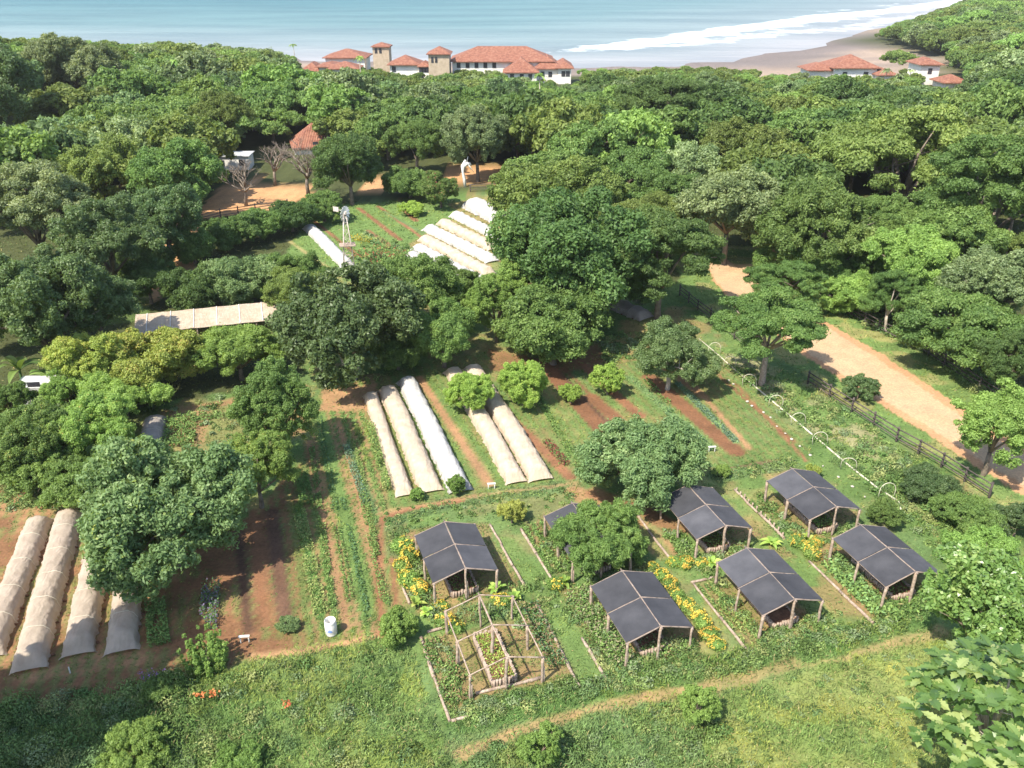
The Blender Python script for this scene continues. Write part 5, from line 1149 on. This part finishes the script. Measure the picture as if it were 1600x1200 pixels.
LMK = [(350, 245, 'the white outbuilding'), (480, 220, 'the orange pavilion roof'), (520, 100, 'the lower villa'), (690, 100, 'the stone tower'), (860, 110, 'the villa east wing'), (1335, 110, 'the beach house'), (1480, 115, 'the small white house'), (1130, 100, 'the beach'), (1150, 420, 'the road fork'), (380, 310, 'the orange clearing'), (80, 60, 'the sea at left'), (745, 280, 'the bleached trunk'), (885, 395, 'the huge central tree'), (1420, 255, 'the giant spreading tree'), (1560, 20, 'the headland house'), (60, 330, 'the silvery feathery tree'), (1440, 500, 'the far fence'), (100, 620, 'the small hut')]
n_thing = 262; info = []
for r_, i in enumerate(sel[:n_thing]):
    ki = int(rngw.choice(10, p=KW/KW.sum())); u_, v_ = u0[i], v0[i]
    k = min(range(len(LMK)), key=lambda q: (LMK[q][0]-u_)**2+((LMK[q][1]-v_)*1.6)**2); du, dv = u_-LMK[k][0], v_-LMK[k][1]
    rel = ('left of ' if du < 0 else 'right of ') if abs(du) > abs(dv)*1.3 else ('above ' if dv < 0 else 'below ')
    info.append((i, ki, KIND[ki][3]+' '+KIND[ki][2]+' tree '+rel+LMK[k][2], u_))
from collections import defaultdict
grp = defaultdict(list)
for q in info: grp[q[2]].append(q)
ORD = ['leftmost', 'second', 'third', 'fourth', 'fifth', 'sixth', 'seventh', 'eighth', 'ninth', 'tenth', 'eleventh', 'twelfth', 'thirteenth', 'fourteenth']
for lab, qs in grp.items():
    qs.sort(key=lambda q: q[3])
    for j, (i, ki, _, u_) in enumerate(qs):
        l = lab if len(qs) == 1 else (ORD[j] if j == 0 else ORD[min(j, 13)]+' from left')+' '+lab
        d_ = d0[i]; lod = 0 if d_ < 120 else (1 if d_ < 210 else 2); cm, tm, h_, R_, Rz_ = PROT[lod][ki]
        s = crr[i]/6.
        root = empty('forest_tree', (cx_[i], cyv[i], czv[i]-.1), rngw.uniform(0, 6.28), label=l, cat='tree', group='trees of the coastal forest'); root.scale = (s, s*rngw.uniform(.88, 1.12), s*rngw.uniform(.85, 1.2))
        link('crown', cm, root, (0, 0, h_)); link('trunk', tm, root)
rest = sel[n_thing:]
print('WOOD', len(sel), 'things', n_thing, 'rest', len(rest))
# the remaining far trees: one mass, instanced on points from the far crowns above
refs = {}
for o in bpy.data.objects:
    if o.type == 'MESH' and o.name.startswith('crown'):
        for ki in range(10):
            for lod in (1, 2):
                if o.data == PROT[lod][ki][0] and (lod, ki) not in refs: refs[(lod, ki)] = o
rk = sorted(refs)
me = bpy.data.meshes.new('far_woodland'); V_ = np.stack([cx_[rest], cyv[rest], czv[rest]-.1+6.2*crr[rest]/6.], 1)
me.vertices.add(len(V_)); me.vertices.foreach_set('co', V_.astype(np.float32).ravel())
a = me.attributes.new('scl', 'FLOAT', 'POINT'); a.data.foreach_set('value', (crr[rest]/6.).astype(np.float32))
a = me.attributes.new('rot', 'FLOAT', 'POINT'); a.data.foreach_set('value', rngw.uniform(0, 6.28, len(rest)).astype(np.float32))
far = [k for k, q in enumerate(rk) if q[0] == 2] or [0]; mid_ = [k for k, q in enumerate(rk) if q[0] == 1] or far
idx = np.array([rngw.choice(far) if d0[i] > 200 else rngw.choice(mid_) for i in rest], np.int32)
a = me.attributes.new('idx', 'INT', 'POINT'); a.data.foreach_set('value', idx)
wo = link('far_woodland', me, None, kind='stuff', label='far off mass of forest crowns reaching the headland')
gn = bpy.data.node_groups.new('woodland', 'GeometryNodeTree')
gn.interface.new_socket('Geometry', in_out='INPUT', socket_type='NodeSocketGeometry'); gn.interface.new_socket('Geometry', in_out='OUTPUT', socket_type='NodeSocketGeometry')
gi = gn.nodes.new('NodeGroupInput'); go = gn.nodes.new('NodeGroupOutput'); iop = gn.nodes.new('GeometryNodeInstanceOnPoints'); jn = gn.nodes.new('GeometryNodeJoinGeometry')
for q in reversed(rk):
    oi = gn.nodes.new('GeometryNodeObjectInfo'); oi.inputs['Object'].default_value = refs[q]; oi.inputs['As Instance'].default_value = True; gn.links.new(oi.outputs['Geometry'], jn.inputs[0])
gn.links.new(gi.outputs[0], iop.inputs['Points']); gn.links.new(jn.outputs[0], iop.inputs['Instance']); iop.inputs['Pick Instance'].default_value = True
def na(nm_, ty):
    x = gn.nodes.new('GeometryNodeInputNamedAttribute'); x.data_type = ty; x.inputs[0].default_value = nm_; return next(o_ for o_ in x.outputs if o_.enabled and o_.name == 'Attribute')
gn.links.new(na('idx', 'INT'), iop.inputs['Instance Index']); gn.links.new(na('scl', 'FLOAT'), iop.inputs['Scale'])
cx3 = gn.nodes.new('ShaderNodeCombineXYZ'); gn.links.new(na('rot', 'FLOAT'), cx3.inputs[2]); gn.links.new(cx3.outputs[0], iop.inputs['Rotation'])
gn.links.new(iop.outputs[0], go.inputs[0])
md = wo.modifiers.new('scatter', 'NODES'); md.node_group = gn
# tall trees whose shade falls over the grey row covers
for i, (x_, y_, s, l) in enumerate([(-24.5, 24.5, .66, 'tall tree outside the left edge shading the feet of the grey row covers'), (-29, 18, .75, 'tall tree outside the lower left corner')]):
    cm, tm, h_, R_, Rz_ = PROT[0][1]; root = empty('shade_tree', (x_, y_, 0), i, label=l, cat='tree'); root.scale = (s, s, s*2.4); link('crown', cm, root, (0, 0, h_)); link('trunk', tm, root)

# ---------------------------------------------------------------- crops, grass
def crop(name, label, a, b, w_, cols, L, H, dens, seed, rows=0, clump=0, cat='crop'):
    rng = np.random.default_rng(seed); A_ = g(*a)[:2]; B_ = g(*b)[:2]; d = B_-A_; Ln = np.hypot(*d); d /= Ln; s_ = np.array([d[1], -d[0]])
    n = int(Ln*w_*dens*(1.9 if a[1] > 800 and a[0] > 640 else 1.25)); t = rng.uniform(0, Ln, n)
    if rows: off = (rng.integers(0, rows, n)-(rows-1)/2)*w_/rows+rng.normal(size=n)*w_/rows*.16
    else: off = rng.uniform(-.5, .5, n)*w_
    if clump: t = np.round(t/clump)*clump+rng.normal(size=n)*clump*.22
    k = fbm(t, off*2+seed, 1.1, seed, 2) > .36; t = t[k]; off = off[k]; n = len(t)
    P = np.stack([A_[0]+d[0]*t+s_[0]*off, A_[1]+d[1]*t+s_[1]*off, rng.uniform(.02, H, n)], 1)
    Nn = unit(rng.normal(size=(n, 3))*.75+[0, 0, 1]); V_, F_ = leaf_geo(P, Nn, L*rng.uniform(.6, 1.4, n), L*.5, rng)
    cols = np.array(cols); c_ = cols[rng.integers(0, len(cols), n)]*rng.uniform(.7, 1.35, (n, 1))
    o = link(name, mesh_np(name, V_, F_, CROPM, {'col': ('FACE', c_)}), None, label=label, kind='stuff'); return o
CROPM = colmat('crop_leaves'); GRM = colmat('grass_blades')
Gg, Lg, Tl, Yl = (.12, .21, .055), (.21, .32, .09), (.12, .22, .10), (.32, .36, .12)
CR = [('crop_row', 'dense green crop row left of the thin weedy row', (487, 700), (520, 950), .4, [Gg, Lg], .13, .2, 260, 0), ('crop_row', 'dense green crop row between the leek row and the flower path', (556, 690), (590, 870), .35, [Gg, Lg, Yl], .13, .25, 260, 0), ('crop_row', 'narrow green row close beside the flower path at its foot', (535, 780), (575, 965), .3, [Gg, Tl], .13, .22, 260, 0), ('lettuce_row', 'pale leafy crop row left of the white barrel', (468, 800), (502, 960), .75, [Lg, Yl, (.3, .34, .12)], .13, .3, 260, 0),
('crop_row', 'green crop row in the middle of the lower left field', (520, 790), (548, 940), .5, [Gg, Lg], .12, .2, 160, 2), ('crop_row', 'thin weedy crop row above it reaching the shade', (498, 650), (525, 800), .5, [Gg, Tl], .12, .15, 140, 2), ('crop_row', 'grey green leek row below the tree shadow', (540, 695), (572, 790), .5, [Tl, (.2, .3, .2)], .12, .28, 260, 0),
('bean_row', 'staked beans left of the narrow cream row cover', (578, 665), (605, 770), .5, [Gg, Lg, Yl], .16, .8, 330, 0), ('crop_row', 'green row beside the flower path', (565, 770), (603, 950), .45, [Gg, Lg], .13, .35, 200, 0),
('crop_row', 'lush crop row left of the dark bed at lower left', (242, 935), (250, 1010), 1.0, [Gg, Lg], .15, .5, 300, 0), ('crop_row', 'flowering bushy row beside the bright upright shrub', (332, 915), (325, 985), .9, [Gg, Tl, (.2, .16, .24)], .14, .6, 300, 0), ('crop_row', 'small green row at the head of the lettuce bed', (472, 745), (480, 790), .8, [Gg], .14, .5, 300, 0),
('crop_row', 'green stripe between cover and brown bed', (840, 620), (905, 735), .6, [Gg, Lg], .13, .2, 170, 2), ('crop_row', 'leafy green row right of the mango tree', (1040, 640), (1110, 705), .9, [Tl, Gg, (.2, .3, .15)], .14, .25, 260, 3), ('crop_row', 'blue green onion row on the brown bed', (1058, 600), (1150, 692), .6, [(.17, .25, .17), (.12, .2, .12)], .12, .25, 230, 3), ('crop_row', 'green row at the top of the brown beds', (1005, 590), (1045, 630), .6, [Gg, Lg], .13, .2, 160, 2),
('amaranth_row', 'dark red leafy patch right of the centre row covers', (853, 690), (885, 728), .7, [(.25, .05, .05), (.16, .05, .04), Gg], .15, .3, 120, 0),
('crop_row', 'rows of leafy crop left of the front middle shelter', (1100, 915), (1178, 1010), 1.1, [Gg, Lg, Yl], .15, .22, 130, 3), ('crop_row', 'rows of leafy crop in front of the front middle shelter', (1185, 1010), (1300, 965), 1.4, [Gg, Lg, Yl], .15, .2, 120, 4), ('squash_row', 'bright leafy squash between the log edging and far right shelter', (1295, 880), (1385, 965), 1.2, [Lg, (.2, .34, .12)], .24, .35, 110, 0), ('squash_row', 'leafy squash in front of the far right shelter', (1385, 965), (1440, 945), 1.1, [Lg, Gg], .22, .35, 110, 0),
('crop_row', 'leafy rows left of the feathery tree', (830, 820), (875, 895), 1.6, [Gg, Lg], .14, .35, 150, 3), ('crop_row', 'weedy crop left of the central front shelter', (900, 925), (975, 1040), 1.3, [Gg, Lg, (.3, .28, .16)], .15, .5, 220, 0), ('crop_row', 'weedy crop in front of the central front shelter', (980, 1040), (1075, 1010), 1.0, [Gg, Lg, (.3, .26, .12)], .15, .5, 240, 0),
('crop_row', 'mixed herbs left of the bare frame', (675, 1000), (718, 1100), 1.3, [Gg, Lg, (.28, .2, .1)], .14, .35, 150, 0), ('crop_row', 'mixed herbs right of the bare frame', (825, 945), (872, 1045), 1.0, [Gg, Tl, (.3, .22, .12)], .14, .4, 190, 0), ('crop_row', 'herbs in front of the shelter under the mango tree', (1050, 835), (1085, 880), 1.3, [Gg, Lg], .15, .3, 170, 0), ('crop_row', 'green cover crop left of the back right shelter', (1180, 780), (1235, 840), 1.3, [Gg], .12, .12, 140, 0),
('crop_row', 'leafy patch in the middle of the upper field', (570, 395), (640, 415), 5.5, [Gg, Lg, (.3, .12, .06)], .3, .7, 30, 0), ('crop_row', 'bean bed left of the single grey cover patch', (285, 650), (278, 700), 2.2, [Gg, Lg], .18, .5, 110, 0), ('crop_row', 'yellow flowering patch beside the wind pump', (555, 372), (575, 382), 1.5, [Yl, (.5, .36, .03)], .2, .6, 60, 0), ('crop_row', 'purple flowering weeds by the dirt path at lower left', (215, 1065), (262, 1062), .8, [Gg, (.3, .18, .4)], .12, .4, 170, 0)]
for i, (nme, lab, a, b_, w_, cols, L_, H_, dn, rw) in enumerate(CR): crop(nme, lab, a, b_, w_, cols, L_, H_, dn, 700+i, rw)
# seedling bed drip lines
m = MB()
def grassmesh():
    rng = np.random.default_rng(99); cs = .22
    Vn = VD.reshape(gsh)[DY0:DY1, DX0:DX1]; u_ = U.reshape(gsh)[DY0:DY1, DX0:DX1]; v_ = V.reshape(gsh)[DY0:DY1, DX0:DX1]; dd_ = D.reshape(gsh)[DY0:DY1, DX0:DX1]
    L = np.clip(3.7*dd_/F, .095, .32); vis = (u_ > -40) & (u_ < 1640) & (v_ < 1250) & (v_ > 250)
    lush = Vn*vis; ex = lush*cs*cs*.62/(L*L*.45)*np.where(Vn > .8, 1.5, 1.); k = rng.poisson(ex); jj, ii = np.nonzero(k); c_ = k[jj, ii]
    jj = np.repeat(jj, c_); ii = np.repeat(ii, c_); n = len(jj)
    x = -62+(ii+rng.uniform(-.5, .5, n))*cs; y = 17+(jj+rng.uniform(-.5, .5, n))*cs
    cc_, vd_, vh_, zz_ = sample(x, y); l = np.clip(3.7*proj(x, y, zz_)[2]/F, .095, .32)
    cl = sstep(.48, .66, fbm(x, y, .8, 61, 3)); tall = .35+1.5*cl
    z = zz_+rng.uniform(.0, 1, n)*vh_*tall
    wild = np.clip((vh_-.15)/.25, 0, 1); Nn = unit(rng.normal(size=(n, 3))*.8+np.stack([wild*0, -.1-.5*wild, .9-.45*wild], 1))
    T_ = unit(rng.normal(size=(n, 3))*.6+np.stack([.25+0*wild, .2+0*wild, .3+1.1*wild], 1))
    V_, F_ = leaf_geo(np.stack([x, y, z], 1), Nn, l*rng.uniform(.8, 2.2, n)*(1+.5*wild), l*rng.uniform(.2, .42, n), rng, T_)
    green = np.array([.12, .22, .05])*(.55+.9*fbm(x, y, .7, 19, 3))[:, None]; isg = (cc_[:, 1] > cc_[:, 0])[:, None]
    c2 = np.where(isg, cc_*1.25*.75+green*.3, green*.8+cc_*.2)*rng.uniform(.65, 1.45, (n, 1))
    pat = (fbm(x, y, 2.1, 88, 3) > .56)[:, None]; c2 = np.where(pat, c2*[1.35, 1.1, .9], c2)
    dry = (rng.random(n) < .05)[:, None]; c2 = np.where(dry, np.array([.38, .32, .14]), c2)
    print('GRASS', n)
    link('grass', mesh_np('grass', V_, F_, GRM, {'col': ('FACE', c2)}), None, kind='stuff', label='tangled grass and weeds covering the meadow and garden lanes')
grassmesh()
def weeds():
    """broad leaved weed clumps, far too many to count, over the rough parts"""
    rng = np.random.default_rng(5); P = []; Nl = []; Ls = []; Cs = []
    cols = [(.16, .25, .07), (.23, .32, .10), (.12, .21, .06), (.15, .24, .09), (.29, .33, .12), (.22, .29, .14), (.11, .17, .05)]
    REG = [([(330, 1050), (600, 1010), (700, 1180), (720, 1260), (60, 1260), (150, 1120)], 430, (.18, .5), .9), ([(-40, 1110), (300, 1060), (380, 1260), (-40, 1260)], 330, (.3, .75), 1.), ([(700, 1190), (1040, 1095), (1130, 1110), (1130, 1260), (700, 1260)], 260, (.18, .5), .9), ([(1130, 1080), (1440, 1010), (1470, 1260), (1130, 1260)], 150, (.12, .3), .5), ([(715, 1110), (900, 1065), (1160, 1022), (1430, 955), (1440, 975), (1160, 1048), (900, 1092), (725, 1138)], 300, (.2, .45), 1.),
     ([(640, 840), (690, 960), (740, 955), (790, 930), (800, 960), (690, 985), (640, 930)], 90, (.2, .4), 1.2), ([(1110, 880), (1190, 990), (1290, 960), (1300, 975), (1190, 1010), (1100, 905)], 110, (.15, .35), 1.2), ([(1300, 850), (1385, 945), (1475, 915), (1480, 935), (1385, 965), (1290, 870)], 110, (.15, .4), 1.2), ([(1190, 770), (1265, 840), (1345, 810), (1350, 830), (1265, 860), (1180, 790)], 80, (.15, .35), 1.1), ([(1045, 815), (1090, 870), (1170, 845), (1180, 865), (1090, 890), (1035, 830)], 80, (.15, .35), 1.1), ([(915, 930), (980, 1030), (1085, 1000), (1090, 1020), (980, 1045), (905, 950)], 110, (.2, .45), 1.2), ([(850, 830), (880, 880), (870, 900), (840, 850)], 30, (.15, .35), 1.1),
     ([(905, 920), (1000, 1030), (1090, 1010), (1110, 1040), (960, 1070), (880, 960)], 150, (.15, .4), .9), ([(660, 1000), (700, 1000), (750, 1090), (890, 1060), (880, 1080), (745, 1115), (704, 1125)], 120, (.12, .35), .9), ([(1250, 600), (1560, 800), (1600, 900), (1450, 850), (1300, 720), (1130, 570)], 420, (.2, .55), 1.), ([(600, 800), (720, 780), (900, 755), (905, 790), (700, 812), (610, 850)], 130, (.12, .32), .8), ([(1120, 730), (1240, 712), (1240, 735), (1120, 755)], 60, (.12, .3), .8), ([(820, 830), (870, 820), (900, 900), (1020, 880), (1060, 920), (905, 940)], 120, (.15, .4), .9), ([(1185, 1000), (1310, 955), (1330, 985), (1180, 1025)], 60, (.12, .25), .8), ([(700, 940), (750, 925), (860, 900), (900, 980), (860, 1000)], 110, (.12, .35), .9), ([(240, 640), (470, 600), (470, 690), (260, 700)], 120, (.2, .5), .8), ([(0, 740), (140, 745), (120, 790), (0, 800)], 90, (.25, .6), 1.), ([(560, 360), (680, 400), (700, 470), (560, 440)], 120, (.3, .7), 1.), ([(1270, 470), (1460, 560), (1560, 640), (1600, 640), (1400, 480)], 200, (.3, .8), 1.), ([(930, 530), (1010, 520), (1010, 560), (950, 570)], 60, (.3, .6), .9)]
    for poly, n, (r0, r1), hh in REG:
        pp = np.array(poly, float); k = 0
        while k < n:
            u, v = rng.uniform(pp[:, 0].min(), pp[:, 0].max()), rng.uniform(pp[:, 1].min(), pp[:, 1].max())
            if not inpoly(np.array([u]), np.array([v]), poly)[0]: continue
            k += 1; q = g(u, v); d_ = proj(*q)[2]; r = rng.uniform(r0, r1)*rng.uniform(.6, 1.2); L_ = max(.09, 3.4*d_/F); m = int(7*r*r/(L_*L_)+6)
            d = unit(rng.normal(size=(m, 3))*[1, 1, .8]+[0, 0, .35]); d[:, 2] = np.abs(d[:, 2])
            P.append(q+d*rng.uniform(.5, 1.05, (m, 1))*[r, r, r*hh*rng.uniform(.6, 1.2)]+[0, 0, .03]); Nl.append(unit(d+rng.normal(size=(m, 3))*.6+[0, 0, .2])); Ls.append(np.full(m, L_)*rng.uniform(.7, 1.5))
            Cs.append(np.array(cols[rng.integers(len(cols))])*rng.uniform(.75, 1.3, (m, 1)))
    P = np.vstack(P); Nl = np.vstack(Nl); Ls = np.concatenate(Ls); Cs = np.vstack(Cs); n = len(P); print('WEEDS', n)
    V_, F_ = leaf_geo(P, Nl, Ls*rng.uniform(.6, 1.5, n), Ls*.5, rng)
    link('weeds', mesh_np('weeds', V_, F_, GRM, {'col': ('FACE', Cs)}), None, kind='stuff', label='broad leaved weeds in rough clumps over the meadow, lanes and slope')
weeds()
# ---------------------------------------------------------------- sea air
hb = MB(); hb.box((0, 4300, 6.), (14400, 9800, 62)); hm_, hn, hp_ = nm('haze_air'); hn.nodes.remove(hp_)
pv = hn.nodes.new('ShaderNodeVolumePrincipled'); pv.inputs['Density'].default_value = .00014; pv.inputs['Color'].default_value = (.97, .96, .93, 1); pv.inputs['Anisotropy'].default_value = .25
hn.links.new(pv.outputs[0], hn.nodes['Material Output'].inputs['Volume'])
hb.build('haze', hm_, kind='stuff', label='thin pale sea haze over the whole coast')
